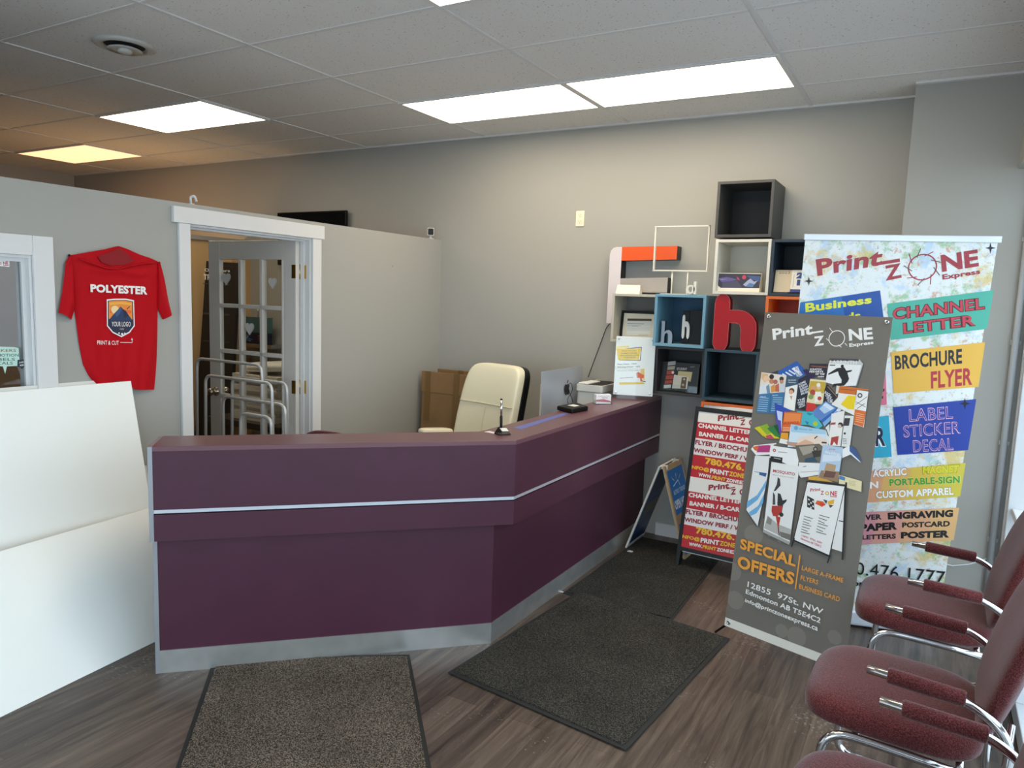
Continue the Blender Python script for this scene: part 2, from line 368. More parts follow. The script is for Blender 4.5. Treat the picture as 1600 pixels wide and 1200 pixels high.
ART={
 'XB':[
  ('p','837d73',[(0.0866,0.1445),(0.085,0.1563),(0.0805,0.1672),(0.0733,0.1767),(0.0639,0.1839),(0.0529,0.1884),(0.0411,0.19),(0.0293,0.1884),(0.0184,0.1839),(0.0089,0.1767),(0.0017,0.1672),(0.001,0.1563),(0.001,0.1445),(0.001,0.1327),(0.0017,0.1217),(0.0089,0.1123),(0.0183,0.1051),(0.0293,0.1006),(0.0411,0.099),(0.0529,0.1006),(0.0639,0.1051),(0.0733,0.1123),(0.0805,0.1217),(0.085,0.1327)]),
  ('p','837d73',[(0.0535,0.2829),(0.0519,0.2948),(0.0473,0.3059),(0.04,0.3154),(0.0305,0.3227),(0.0194,0.3273),(0.0075,0.3289),(0.001,0.3273),(0.001,0.3227),(0.001,0.3154),(0.001,0.3059),(0.001,0.2948),(0.001,0.2829),(0.001,0.271),(0.001,0.2599),(0.001,0.2504),(0.001,0.2431),(0.001,0.2385),(0.0075,0.2369),(0.0194,0.2385),(0.0305,0.2431),(0.04,0.2504),(0.0473,0.2599),(0.0519,0.271)]),
  ('p','837d73',[(0.1412,0.4925),(0.1395,0.5053),(0.1346,0.5172),(0.1267,0.5274),(0.1165,0.5353),(0.1046,0.5402),(0.0918,0.5419),(0.079,0.5402),(0.0671,0.5353),(0.0569,0.5274),(0.049,0.5172),(0.0441,0.5053),(0.0424,0.4925),(0.0441,0.4797),(0.049,0.4678),(0.0569,0.4576),(0.0671,0.4497),(0.079,0.4448),(0.0918,0.4431),(0.1046,0.4448),(0.1165,0.4497),(0.1267,0.4576),(0.1346,0.4678),(0.1395,0.4797)]),
  ('p','837d73',[(0.4161,0.0779),(0.4145,0.0898),(0.41,0.1008),(0.4027,0.1103),(0.3932,0.1176),(0.3822,0.1221),(0.3703,0.1237),(0.3584,0.1221),(0.3474,0.1176),(0.3379,0.1103),(0.3306,0.1008),(0.3261,0.0898),(0.3245,0.0779),(0.3261,0.066),(0.3306,0.055),(0.3379,0.0455),(0.3474,0.0382),(0.3584,0.0337),(0.3703,0.0321),(0.3822,0.0337),(0.3932,0.0382),(0.4027,0.0455),(0.41,0.055),(0.4145,0.066)]),
  ('p','837d73',[(0.3277,0.079),(0.3266,0.0872),(0.3235,0.0948),(0.3184,0.1013),(0.3119,0.1064),(0.3043,0.1095),(0.2961,0.1106),(0.2879,0.1095),(0.2803,0.1064),(0.2738,0.1013),(0.2687,0.0948),(0.2656,0.0872),(0.2645,0.079),(0.2656,0.0708),(0.2687,0.0632),(0.2738,0.0567),(0.2803,0.0516),(0.2879,0.0485),(0.2961,0.0474),(0.3043,0.0485),(0.3119,0.0516),(0.3184,0.0567),(0.3235,0.0632),(0.3266,0.0708)]),
  ('p','837d73',[(0.5736,0.1371),(0.5725,0.1454),(0.5693,0.1531),(0.5642,0.1597),(0.5576,0.1648),(0.5499,0.168),(0.5416,0.1691),(0.5333,0.168),(0.5256,0.1648),(0.519,0.1597),(0.5139,0.1531),(0.5107,0.1454),(0.5096,0.1371),(0.5107,0.1288),(0.5139,0.1211),(0.519,0.1145),(0.5256,0.1094),(0.5333,0.1062),(0.5416,0.1051),(0.5499,0.1062),(0.5576,0.1094),(0.5642,0.1145),(0.5693,0.1211),(0.5725,0.1288)]),
  ('t','f4f2ee','Print',[(0.0603,1.463),(0.2552,1.5035),(0.248,1.5566),(0.0476,1.5179)],1.2),
  ('l','f4f2ee',0.008,[(0.2237,1.5054),(0.3027,1.5215)]),
  ('t','f4f2ee','Z',[(0.2705,1.4472),(0.3166,1.4574),(0.3092,1.5015),(0.2605,1.4931)],1.2),
  ('r','f4f2ee',(0.3704,1.4918),0.0379,0.0040),
  ('l','f4f2ee',0.003,[(0.3307,1.5381),(0.348,1.5203)]),
  ('l','f4f2ee',0.003,[(0.3977,1.4528),(0.3817,1.4628)]),
  ('l','f4f2ee',0.003,[(0.4097,1.4722),(0.422,1.4619)]),
  ('l','f4f2ee',0.003,[(0.3349,1.4782),(0.3222,1.4887)]),
  ('t','f4f2ee','NE',[(0.4284,1.4845),(0.5323,1.4987),(0.5212,1.5521),(0.4178,1.537)],1.2),
  ('t','f4f2ee','Express',[(0.4342,1.451),(0.537,1.4731),(0.5346,1.4917),(0.4299,1.4728)],1.2),
  ('p','3b3d44',[(0.0738,1.3011),(0.1073,1.3171),(0.1356,1.3031),(0.0987,1.2825)]),
  ('p','2f5fae',[(0.1078,1.3129),(0.1955,1.3712),(0.2573,1.3194),(0.2197,1.2867),(0.1101,1.2963)]),
  ('l','dfe6f2',0.007,[(0.1313,1.3026),(0.1685,1.2855)]),
  ('l','dfe6f2',0.007,[(0.1466,1.3125),(0.1826,1.2961)]),
  ('l','dfe6f2',0.007,[(0.1617,1.3224),(0.1966,1.3067)]),
  ('l','dfe6f2',0.007,[(0.1768,1.3322),(0.2105,1.3172)]),
  ('t','f4f2ee','STARK',[(0.2108,1.2899),(0.2339,1.3068),(0.2027,1.3491),(0.1788,1.3365)],1),
  ('p','e9ddd0',[(0.0218,1.2994),(0.1561,1.2968),(0.1552,1.2088),(0.0235,1.1887)]),
  ('p','e0b98a',[(0.0245,1.2962),(0.0569,1.2931),(0.0701,1.2625),(0.0445,1.2512),(0.0258,1.2706)]),
  ('d','f0c9a4',(0.0511,1.2690),0.0144),
  ('p','dfe6ea',[(0.0244,1.2318),(0.063,1.2489),(0.0744,1.1991),(0.0255,1.1911)]),
  ('d','3a2c28',(0.0786,1.2825),0.0125),
  ('d','c9835f',(0.0818,1.2595),0.0124),
  ('p','7c96ad',[(0.0564,1.2311),(0.0703,1.2455),(0.0833,1.2002),(0.0656,1.1981)]),
  ('d','b06a58',(0.1019,1.2595),0.0115),
  ('d','4a3a34',(0.1313,1.2774),0.0113),
  ('d','c08f72',(0.1333,1.2629),0.0096),
  ('p','cdd6db',[(0.123,1.2513),(0.1511,1.2544),(0.1578,1.2217),(0.1303,1.2142)]),
  ('p','dd9a4d',[(0.0809,1.2339),(0.099,1.2486),(0.1085,1.2117),(0.0871,1.2049)]),
  ('p','c96b4e',[(0.1023,1.2406),(0.1202,1.2552),(0.1281,1.214),(0.1085,1.2117)]),
  ('p','3f78a6',[(0.0235,1.1887),(0.1543,1.215),(0.1602,1.1089),(0.024,1.0962)]),
  ('l','2d5f8c',0.004,[(0.0877,1.2007),(0.0931,1.1037)]),
  ('l','9fc3db',0.0035,[(0.029,1.1722),(0.0778,1.1748)]),
  ('l','9fc3db',0.0035,[(0.1003,1.181),(0.1495,1.1863)]),
  ('l','9fc3db',0.0035,[(0.0287,1.1614),(0.078,1.1642)]),
  ('l','9fc3db',0.0035,[(0.1,1.1704),(0.1492,1.1758)]),
  ('l','9fc3db',0.0035,[(0.0284,1.1506),(0.0781,1.1536)]),
  ('l','9fc3db',0.0035,[(0.0997,1.1598),(0.1489,1.1652)]),
  ('l','9fc3db',0.0035,[(0.028,1.1398),(0.0782,1.1429)]),
  ('l','9fc3db',0.0035,[(0.0994,1.1491),(0.1486,1.1547)]),
  ('l','9fc3db',0.0035,[(0.0277,1.129),(0.0783,1.1323)]),
  ('l','9fc3db',0.0035,[(0.0991,1.1385),(0.1483,1.1442)]),
  ('l','9fc3db',0.0035,[(0.0274,1.1182),(0.0785,1.1217)]),
  ('l','9fc3db',0.0035,[(0.0987,1.1278),(0.148,1.1336)]),
  ('l','9fc3db',0.0035,[(0.027,1.1074),(0.0786,1.111)]),
  ('l','9fc3db',0.0035,[(0.0984,1.1172),(0.1477,1.1231)]),
  ('t','f4f2ee','Welcome',[(0.0325,1.1739),(0.0639,1.1778),(0.0639,1.1842),(0.0325,1.1803)],0.5),
  ('t','f4f2ee','Service',[(0.0961,1.189),(0.1242,1.1945),(0.1235,1.1999),(0.0958,1.1945)],0.5),
  ('p','3d5a72',[(0.1549,1.2966),(0.2163,1.2967),(0.2171,1.2596),(0.1552,1.2402)]),
  ('t','dfe6ea','24 HOUR',[(0.1662,1.2707),(0.2052,1.2749),(0.2042,1.2822),(0.1652,1.2781)],0.3),
  ('l','b5c2cc',0.003,[(0.1671,1.2645),(0.2055,1.2666)]),
  ('p','f1efe9',[(0.1585,1.2385),(0.2171,1.2596),(0.2176,1.1314),(0.1608,1.1362)]),
  ('d','6b4430',(0.1906,1.2255),0.0136),
  ('d','e0aa88',(0.1880,1.2190),0.0107),
  ('p','f7f3ea',[(0.1751,1.1903),(0.1994,1.2016),(0.217,1.1666),(0.2057,1.1402),(0.1749,1.1444)]),
  ('p','cf9b78',[(0.1846,1.1998),(0.1973,1.2014),(0.1959,1.1804)]),
  ('p','33244f',[(0.2309,1.3291),(0.2507,1.3371),(0.3008,1.3034),(0.2694,1.292)]),
  ('p','2c2a38',[(0.2595,1.3645),(0.3464,1.3704),(0.3458,1.3),(0.262,1.3157)]),
  ('l','a65a3a',0.004,[(0.2693,1.3532),(0.3466,1.3543)]),
  ('t','f4f2ee','SCRATCH',[(0.2659,1.3325),(0.3206,1.3378),(0.3202,1.3466),(0.2655,1.3414)],1),
  ('t','f4f2ee','PERVERTS',[(0.2654,1.321),(0.3301,1.3274),(0.3297,1.3362),(0.2642,1.3298)],1),
  ('t','f4f2ee','OF THE',[(0.2954,1.313),(0.3375,1.3173),(0.3383,1.3262),(0.295,1.3219)],1),
  ('t','f4f2ee','london',[(0.3089,1.3034),(0.3369,1.3063),(0.3367,1.3144),(0.3087,1.3115)],1),
  ('p','2b2b3b',[(0.2161,1.2822),(0.2546,1.3088),(0.2781,1.2888),(0.2705,1.2226),(0.2189,1.1999)]),
  ('t','dde0e8','SOME',[(0.2221,1.254),(0.2551,1.2741),(0.2506,1.2826),(0.2187,1.2635)],1),
  ('t','dde0e8','RUSSIAN',[(0.227,1.243),(0.2616,1.2633),(0.2571,1.2718),(0.2236,1.2525)],1),
  ('t','dde0e8','SLEIGH',[(0.2319,1.232),(0.268,1.2526),(0.2636,1.2611),(0.2285,1.2415)],1),
  ('t','dde0e8','BENDIN',[(0.2367,1.221),(0.2745,1.2419),(0.27,1.2504),(0.2333,1.2305)],1),
  ('t','dde0e8','MUSIC',[(0.2416,1.2101),(0.2809,1.2312),(0.2764,1.2397),(0.2382,1.2196)],1),
  ('p','26262e',[(0.2189,1.1999),(0.2705,1.2226),(0.2735,1.1391),(0.2204,1.1422)]),
  ('t','d8dae0','THE',[(0.2264,1.176),(0.262,1.1929),(0.26,1.2017),(0.2242,1.1857)],1),
  ('t','d8dae0','NOISE',[(0.2303,1.1658),(0.2634,1.1824),(0.2614,1.1912),(0.2273,1.1753)],1),
  ('t','d8dae0','WEST',[(0.2343,1.1556),(0.2648,1.172),(0.2628,1.1807),(0.2304,1.165)],1),
  ('t','d8dae0','ARCH',[(0.2382,1.1454),(0.2663,1.1615),(0.2642,1.1702),(0.2335,1.1547)],1),
  ('p','e8d9b0',[(0.2734,1.2924),(0.3509,1.2925),(0.348,1.1796),(0.2709,1.1736)]),
  ('p','c9a93a',[(0.2768,1.2826),(0.35,1.2844),(0.349,1.232),(0.2714,1.2309)]),
  ('d','d9a07a',(0.2954,1.2520),0.0106),
  ('d','e6b795',(0.3193,1.2568),0.0105),
  ('d','efe8df',(0.3170,1.2679),0.0097),
  ('d','b94b3f',(0.2943,1.2296),0.0139),
  ('p','f1ece2',[(0.3059,1.235),(0.332,1.2381),(0.3433,1.1991),(0.3089,1.1826)]),
  ('d','8aa05a',(0.2889,1.2085),0.0123),
  ('d','c8473c',(0.3303,1.2056),0.0097),
  ('p','d3322f',[(0.2721,1.1799),(0.3095,1.1786),(0.3262,1.1605),(0.3103,1.1421),(0.2735,1.1391)]),
  ('p','2a2830',[(0.3569,1.2771),(0.4108,1.2295),(0.3954,1.1977),(0.3499,1.1798),(0.3483,1.2521)]),
  ('l','b08a6a',0.003,[(0.3605,1.2655),(0.4097,1.2234)]),
  ('t','e2e2e6','ROCK',[(0.349,1.232),(0.3786,1.2196),(0.3832,1.2301),(0.3533,1.2446)],1),
  ('t','e2e2e6','DOCK',[(0.3554,1.2199),(0.3849,1.2084),(0.3886,1.2188),(0.3589,1.2324)],1),
  ('t','e2e2e6','OF THE',[(0.3618,1.2079),(0.3911,1.1972),(0.3941,1.2075),(0.3646,1.2203)],1),
  ('t','e2e2e6','ON',[(0.3683,1.1959),(0.3974,1.186),(0.3996,1.1963),(0.3702,1.2081)],1),
  ('p','6d6b6a',[(0.4462,1.401),(0.5067,1.3868),(0.4925,1.2804),(0.454,1.2839)]),
  ('p','c9c8c6',[(0.3528,1.397),(0.4856,1.4043),(0.5051,1.3847),(0.4883,1.2838),(0.4131,1.2714),(0.3484,1.2963)]),
  ('p','efeeec',[(0.3521,1.3729),(0.4984,1.3783),(0.4864,1.2836),(0.4109,1.2732),(0.348,1.2842)]),
  ('p','4c4b4b',[(0.3528,1.397),(0.4856,1.4043),(0.4832,1.3944),(0.3525,1.3849)]),
  ('t','e6e5e3','LABRINTH',[(0.3571,1.3713),(0.4776,1.3795),(0.4766,1.3958),(0.356,1.3884)],0.8),
  ('l','333333',0.004,[(0.3571,1.3653),(0.3827,1.3669)]),
  ('p','262526',[(0.3922,1.3546),(0.4244,1.3616),(0.4406,1.3415),(0.4521,1.3132),(0.4355,1.2779),(0.4219,1.2784),(0.4204,1.3039),(0.4063,1.3223)]),
  ('p','262526',[(0.3922,1.3546),(0.4018,1.3416),(0.3573,1.3193),(0.3553,1.3251)]),
  ('p','262526',[(0.4306,1.3445),(0.4392,1.3374),(0.4593,1.3453),(0.4601,1.3532)]),
  ('d','262526',(0.4154,1.3655),0.0072),
  ('p','262526',[(0.4206,1.2881),(0.4355,1.2779),(0.3899,1.2688),(0.3809,1.2618),(0.3863,1.2804)]),
  ('p','262526',[(0.4352,1.3094),(0.4537,1.3153),(0.4501,1.2992),(0.4355,1.2779),(0.4302,1.2892)]),
  ('p','d9d2c6',[(0.401,1.2741),(0.4167,1.2738),(0.4153,1.24),(0.4023,1.2344)]),
  ('p','d4752f',[(0.4165,1.275),(0.5456,1.2741),(0.5444,1.269),(0.4946,1.2651),(0.418,1.2641)]),
  ('p','efece4',[(0.4151,1.2419),(0.4939,1.2416),(0.4986,1.1486),(0.3892,1.185),(0.4141,1.22)]),
  ('p','d4702c',[(0.4149,1.2724),(0.4933,1.2747),(0.492,1.2414),(0.4131,1.2417)]),
  ('l','8e4a1c',0.003,[(0.4223,1.2606),(0.4874,1.2623)]),
  ('p','f2cf12',[(0.4585,1.2353),(0.4925,1.2375),(0.4932,1.1752),(0.4686,1.1738),(0.4317,1.1905)]),
  ('p','f0eeea',[(0.4946,1.2651),(0.5452,1.2633),(0.5461,1.1012),(0.5,1.1097)]),
  ('d','5c5a58',(0.5108,1.2417),0.0112),
  ('d','e9e7e3',(0.5108,1.2417),0.0055),
  ('l','8a8884',0.003,[(0.4995,1.1994),(0.5427,1.2398)]),
  ('l','8a8884',0.003,[(0.4979,1.2109),(0.5414,1.1933)]),
  ('l','6f6d69',0.003,[(0.5057,1.1808),(0.5358,1.208)]),
  ('p','e07028',[(0.4967,1.1776),(0.5458,1.1738),(0.544,1.1028),(0.5005,1.1118)]),
  ('l','f2b58a',0.003,[(0.5027,1.1609),(0.5387,1.1574)]),
  ('l','f2b58a',0.003,[(0.5039,1.1517),(0.5399,1.1483)]),
  ('l','f2b58a',0.003,[(0.5051,1.1425),(0.5411,1.1392)]),
  ('l','f2b58a',0.003,[(0.5063,1.1333),(0.5423,1.13)]),
  ('l','f2b58a',0.003,[(0.5075,1.1241),(0.5435,1.1209)]),
  ('p','dfe6ee',[(0.4242,1.1737),(0.4388,1.1658),(0.4143,1.1446),(0.4056,1.1513)]),
  ('p','2f4fb0',[(0.1138,1.1573),(0.2026,1.1314),(0.1701,1.1165),(0.1635,1.1009),(0.1654,0.9921),(0.1346,1.0715)]),
  ('p','c8d4ee',[(0.1299,1.1215),(0.1612,1.1174),(0.1694,1.0263),(0.1504,1.0528)]),
  ('p','5b49a8',[(0.1334,1.0798),(0.1583,1.075),(0.1717,1.0099),(0.1594,1.0037)]),
  ('p','49b5c4',[(0.2325,1.1314),(0.3106,1.1401),(0.3632,1.0811),(0.3456,1.0622),(0.2987,1.0753),(0.2579,1.0691)]),
  ('p','23889e',[(0.2825,1.1342),(0.3119,1.1302),(0.2968,1.1199),(0.2815,1.1259)]),
  ('p','1f7f95',[(0.2757,1.0923),(0.2971,1.0873),(0.2906,1.0741)]),
  ('d','b9c832',(0.3281,1.0858),0.0113),
  ('p','5f87c4',[(0.3098,1.1461),(0.3616,1.1974),(0.4165,1.1727),(0.3566,1.1002),(0.3176,1.1188)]),
  ('p','b7cfe9',[(0.3367,1.1579),(0.3644,1.1918),(0.4071,1.1694),(0.3637,1.1374)]),
  ('p','d9e6f3',[(0.3607,1.1893),(0.403,1.1708),(0.389,1.157),(0.3505,1.1759)]),
  ('p','2f64ae',[(0.3502,1.1033),(0.4131,1.1682),(0.4161,1.1607),(0.3616,1.0929)]),
  ('p','7fb0dc',[(0.3614,1.0949),(0.4164,1.1587),(0.4325,1.155),(0.3987,1.1144),(0.3716,1.0783)]),
  ('p','e0692b',[(0.1695,1.1206),(0.2602,1.1291),(0.2591,1.0755),(0.2582,1.0362),(0.17,1.0222)]),
  ('p','f08a48',[(0.1746,1.1151),(0.2549,1.1222),(0.2542,1.0809),(0.1739,1.0731)]),
  ('t','c33d20','LA JUNGLE',[(0.1721,1.054),(0.2493,1.0699),(0.2471,1.086),(0.172,1.0707)],1),
  ('l','f3c29c',0.003,[(0.1736,1.0438),(0.2181,1.0498)]),
  ('l','f3c29c',0.003,[(0.1746,1.0364),(0.2191,1.0425)]),
  ('l','f3c29c',0.003,[(0.1756,1.029),(0.2201,1.0352)]),
  ('p','e9a32c',[(0.1684,1.0178),(0.2048,1.0215),(0.2069,0.9906),(0.1681,0.9884)]),
  ('p','f2efe8',[(0.1681,0.9884),(0.2072,0.9886),(0.206,0.9655),(0.1645,0.9667)]),
  ('p','d8c926',[(0.0265,1.0189),(0.0907,1.0501),(0.1302,1.0075),(0.166,0.988),(0.0961,0.9786)]),
  ('p','8dae2e',[(0.0524,1.0315),(0.0907,1.0501),(0.1247,1.015),(0.0985,0.9939)]),
  ('p','2f7d3e',[(0.0939,1.0272),(0.1434,1.056),(0.1675,0.9925),(0.1384,0.9961)]),
  ('p','c2485e',[(0.0903,0.9883),(0.1155,1.0009),(0.1404,0.9817),(0.1008,0.9772)]),
  ('p','1f4f2b',[(0.125,1.0447),(0.1458,1.0542),(0.1642,1.0003)]),
  ('p','d8c926',[(0.0265,1.0189),(0.0524,1.0315),(0.0823,0.9806),(0.0669,0.993)]),
  ('p','d7e6f0',[(0.2115,1.0662),(0.3796,1.0635),(0.4038,0.9874),(0.2098,0.9536)]),
  ('p','a9cfe4',[(0.2115,1.0662),(0.3796,1.0635),(0.3842,1.0442),(0.3042,1.0353),(0.2166,1.0296)]),
  ('d','6aa6cc',(0.2391,1.0518),0.0101),
  ('t','5c93b8','Beauty Spa',[(0.2571,1.0443),(0.3187,1.0499),(0.3183,1.0588),(0.2565,1.0545)],0.4),
  ('p','efd9c8',[(0.2579,1.0073),(0.3289,1.0352),(0.3913,1.0213),(0.3997,0.9886),(0.2469,0.9642)]),
  ('p','e2b394',[(0.2535,0.9777),(0.2917,1.0047),(0.3342,0.9955),(0.3329,0.975),(0.2473,0.961)]),
  ('l','2d2a28',0.005,[(0.3335,1.0157),(0.3459,1.0299)]),
  ('l','2d2a28',0.007,[(0.3696,1.0036),(0.3973,1.0063)]),
  ('p','e6e4e0',[(0.3781,1.0753),(0.3935,1.0937),(0.4095,1.0043),(0.3939,1.0017)]),
  ('l','2d2a28',0.004,[(0.3811,1.0677),(0.397,1.0382)]),
  ('p','efeae4',[(0.3969,1.1421),(0.4543,1.1659),(0.457,1.0006),(0.4028,0.9952)]),
  ('p','a6443c',[(0.4005,1.1007),(0.4215,1.1058),(0.4209,1.0958),(0.3999,1.0906)]),
  ('d','2b2a29',(0.4441,1.0973),0.0115),
  ('d','d9bda8',(0.4410,1.0909),0.0085),
  ('p','b23f38',[(0.4113,1.0346),(0.4432,1.0457),(0.4429,1.0041),(0.4102,0.9985)]),
  ('p','f1eee8',[(0.4199,1.0001),(0.4255,1.017),(0.4391,1.0034)]),
  ('p','e6e5e1',[(0.4574,1.1427),(0.4981,1.1466),(0.4988,1.0039),(0.4608,1.0012)]),
  ('p','3a3a3c',[(0.4589,1.1311),(0.4834,1.1347),(0.4823,1.0992),(0.4579,1.0955)]),
  ('d','3a3a3c',(0.4682,1.0616),0.0053),
  ('l','9b9a97',0.003,[(0.4618,1.0369),(0.4809,1.0381)]),
  ('l','9b9a97',0.003,[(0.4627,1.03),(0.4818,1.0312)]),
  ('l','9b9a97',0.003,[(0.4637,1.023),(0.4827,1.0243)]),
  ('l','9b9a97',0.003,[(0.4646,1.0161),(0.4836,1.0174)]),
  ('p','f1efec',[(0.0242,0.9116),(0.0386,0.933),(0.1421,0.9614),(0.1279,0.9033),(0.0568,0.885)]),
  ('p','e46a35',[(0.0312,0.9236),(0.0666,0.9378),(0.0595,0.907),(0.0447,0.9098)]),
  ('p','b83a7a',[(0.0641,0.9357),(0.1242,0.9504),(0.1237,0.9132),(0.0574,0.9013)]),
  ('p','f3eef0',[(0.0991,0.9487),(0.1527,0.9647),(0.1509,0.9576),(0.1218,0.9473)]),
  ('p','c59a84',[(0.1998,0.979),(0.258,0.9836),(0.2452,0.9608),(0.2125,0.9655)]),
  ('p','f3f2f0',[(0.1245,0.9478),(0.2717,0.9525),(0.2731,0.873),(0.248,0.863),(0.1259,0.8976)]),
  ('r','b5564f',(0.1469,0.9268),0.0082,0.0050),
  ('l','8a8885',0.003,[(0.1666,0.9235),(0.2125,0.9265)]),
  ('p','222222',[(0.1344,0.8965),(0.1934,0.8995),(0.1931,0.8706),(0.1349,0.8728)]),
  ('l','cfcfcf',0.003,[(0.1492,0.8903),(0.1849,0.8901)]),
  ('p','6f675c',[(0.2468,0.9688),(0.3596,0.9958),(0.3813,0.9844),(0.3785,0.8934),(0.2755,0.8941)]),
  ('p','a99f90',[(0.2659,0.9644),(0.3358,0.9841),(0.3586,0.9654),(0.2918,0.9279)]),
  ('r','35312d',(0.3456,0.9681),0.0111,0.0050),
  ('p','2f4f63',[(0.304,0.9148),(0.3428,0.9321),(0.366,0.9112),(0.3013,0.8964)]),
  ('p','3a352f',[(0.3295,0.9551),(0.3734,0.968),(0.3725,0.9376),(0.3435,0.9272)]),
  ('p','efedea',[(0.2758,0.8915),(0.3766,0.9071),(0.3788,0.8531),(0.2958,0.822),(0.2837,0.8339)]),
  ('l','bdbbb7',0.003,[(0.2896,0.8479),(0.3765,0.8703)]),
  ('l','555555',0.003,[(0.2989,0.8754),(0.3138,0.8809)]),
  ('p','f0f0f0',[(0.469,0.9898),(0.4972,1.012),(0.5073,0.9721),(0.4721,0.9485)]),
  ('p','3c5a8c',[(0.4972,1.012),(0.5246,1.0021),(0.5569,0.9521),(0.5501,0.9508),(0.5007,0.9856)]),
  ('p','eef0f2',[(0.5007,0.9856),(0.5475,0.9527),(0.5559,0.9422),(0.5073,0.9721)]),
  ('p','d9a53a',[(0.3306,0.8332),(0.3795,0.8482),(0.4463,0.8319),(0.3323,0.8208)]),
  ('p','eadcae',[(0.4679,0.8711),(0.571,0.8629),(0.5749,0.8153),(0.4743,0.823)]),
  ('p','4a7fb0',[(0.4706,0.8692),(0.4977,0.8648),(0.4973,0.85),(0.4705,0.8518)]),
  ('l','c7b98c',0.002,[(0.5158,0.8538),(0.544,0.8548)]),
  ('l','c7b98c',0.002,[(0.5167,0.8477),(0.5449,0.8487)]),
  ('l','c7b98c',0.002,[(0.5175,0.8415),(0.5457,0.8425)]),
  ('l','c7b98c',0.002,[(0.5183,0.8353),(0.5465,0.8364)]),
  ('p','b7cde2',[(0.3775,0.9938),(0.4704,0.9975),(0.4677,0.8364),(0.3756,0.8398)]),
  ('p','d8e3ee',[(0.3859,0.9501),(0.4685,0.9577),(0.4667,0.9351),(0.3832,0.9144)]),
  ('p','9a7a60',[(0.386,0.8747),(0.4684,0.886),(0.4677,0.8364),(0.3766,0.84)]),
  ('p','b99a74',[(0.4057,0.9137),(0.4503,0.9122),(0.4472,0.862),(0.3971,0.8668)]),
  ('p','6f4c40',[(0.4055,0.8785),(0.4545,0.8808),(0.4485,0.8523),(0.3997,0.8473)]),
  ('t','c2455d','Join the',[(0.4076,0.974),(0.4368,0.9767),(0.4355,0.9864),(0.4072,0.984)],0.2),
  ('t','f4f2ee','Weddings',[(0.3908,0.951),(0.4617,0.954),(0.4618,0.9713),(0.3909,0.9686)],0.4),
  ('p','e9e8e6',[(0.0514,0.883),(0.1324,0.8951),(0.1295,0.7709),(0.1133,0.5429),(0.0438,0.6067)]),
  ('l','6f8fae',0.003,[(0.0594,0.8048),(0.0908,0.8057)]),
  ('p','2f5f8f',[(0.0849,0.8072),(0.1241,0.8097),(0.1212,0.7904),(0.0867,0.7941)]),
  ('p','6fb0dc',[(0.0424,0.6498),(0.0895,0.6928),(0.1284,0.7786),(0.1277,0.7439),(0.0955,0.67),(0.0438,0.6149)]),
  ('p','6fb0dc',[(0.0569,0.5963),(0.1023,0.6421),(0.1245,0.7059),(0.1265,0.6637),(0.0991,0.6038),(0.0703,0.5833)]),
  ('l','4a4844',0.003,[(0.0441,0.6041),(0.1082,0.5389)]),
  ('l','3c3a37',0.004,[(0.1301,0.8878),(0.1383,0.5866)]),
  ('p','ecebe8',[(0.1411,0.8687),(0.2818,0.8747),(0.284,0.5033),(0.1455,0.5351)]),
  ('p','b9b6b0',[(0.1579,0.6073),(0.2116,0.5784),(0.2827,0.5704),(0.2848,0.5165),(0.1475,0.5409)]),
  ('p','8b877f',[(0.1586,0.6022),(0.1822,0.5921),(0.1804,0.5652),(0.1548,0.5694)]),
  ('p','77736b',[(0.227,0.5456),(0.2862,0.5454),(0.2848,0.5165),(0.2358,0.5217)]),
  ('t','b5303a','MOSQUITO',[(0.1552,0.8185),(0.2651,0.8229),(0.265,0.8394),(0.1551,0.8354)],1),
  ('t','b7908c','Mosco Display Scroller',[(0.1567,0.804),(0.2648,0.8094),(0.2643,0.8171),(0.1562,0.8119)],0.2),
  ('p','3d3b3b',[(0.1834,0.8021),(0.1953,0.7951),(0.2022,0.7651),(0.1818,0.7344),(0.1714,0.7295),(0.1829,0.7662)]),
  ('p','4a4848',[(0.1691,0.7264),(0.1809,0.7131),(0.1894,0.6677),(0.175,0.6643)]),
  ('p','2f2e2e',[(0.1939,0.7265),(0.2078,0.7244),(0.2225,0.6963),(0.2427,0.7061),(0.2415,0.6954),(0.2279,0.6766),(0.2269,0.645),(0.1989,0.6699)]),
  ('p','b7372c',[(0.173,0.6586),(0.2234,0.6703),(0.2276,0.64),(0.2067,0.6139),(0.1851,0.6113),(0.1739,0.6324)]),
  ('d','2a2423',(0.2254,0.6279),0.0108),
  ('p','b7372c',[(0.198,0.6171),(0.2232,0.6127),(0.2209,0.5702),(0.2239,0.529),(0.2141,0.5685)]),
  ('l','4a2c26',0.004,[(0.219,0.5645),(0.2288,0.5251)]),
  ('p','a9a6a0',[(0.1455,0.5351),(0.2829,0.5108),(0.2834,0.4954),(0.143,0.5211)]),
  ('l','8a8781',0.005,[(0.1711,0.5125),(0.1828,0.5077)]),
  ('l','8a8781',0.005,[(0.2251,0.5005),(0.2392,0.4964)]),
  ('p','eceae6',[(0.502,0.8141),(0.5278,0.5302),(0.4816,0.5321),(0.4884,0.6629)]),
  ('p','24211f',[(0.4951,0.6671),(0.5214,0.6687),(0.522,0.6639),(0.4956,0.6632)]),
  ('l','24211f',0.008,[(0.5052,0.8443),(0.5349,0.4952)]),
  ('p','24211f',[(0.3239,0.8139),(0.5112,0.8347),(0.5104,0.8233),(0.3252,0.804)]),
  ('p','24211f',[(0.3283,0.8123),(0.5048,0.8294),(0.4749,0.4904),(0.2976,0.52)]),
  ('p','f2f0ec',[(0.3314,0.8079),(0.5007,0.8237),(0.4736,0.5),(0.303,0.5266)]),
  ('l','24211f',0.007,[(0.3035,0.5345),(0.2956,0.4884)]),
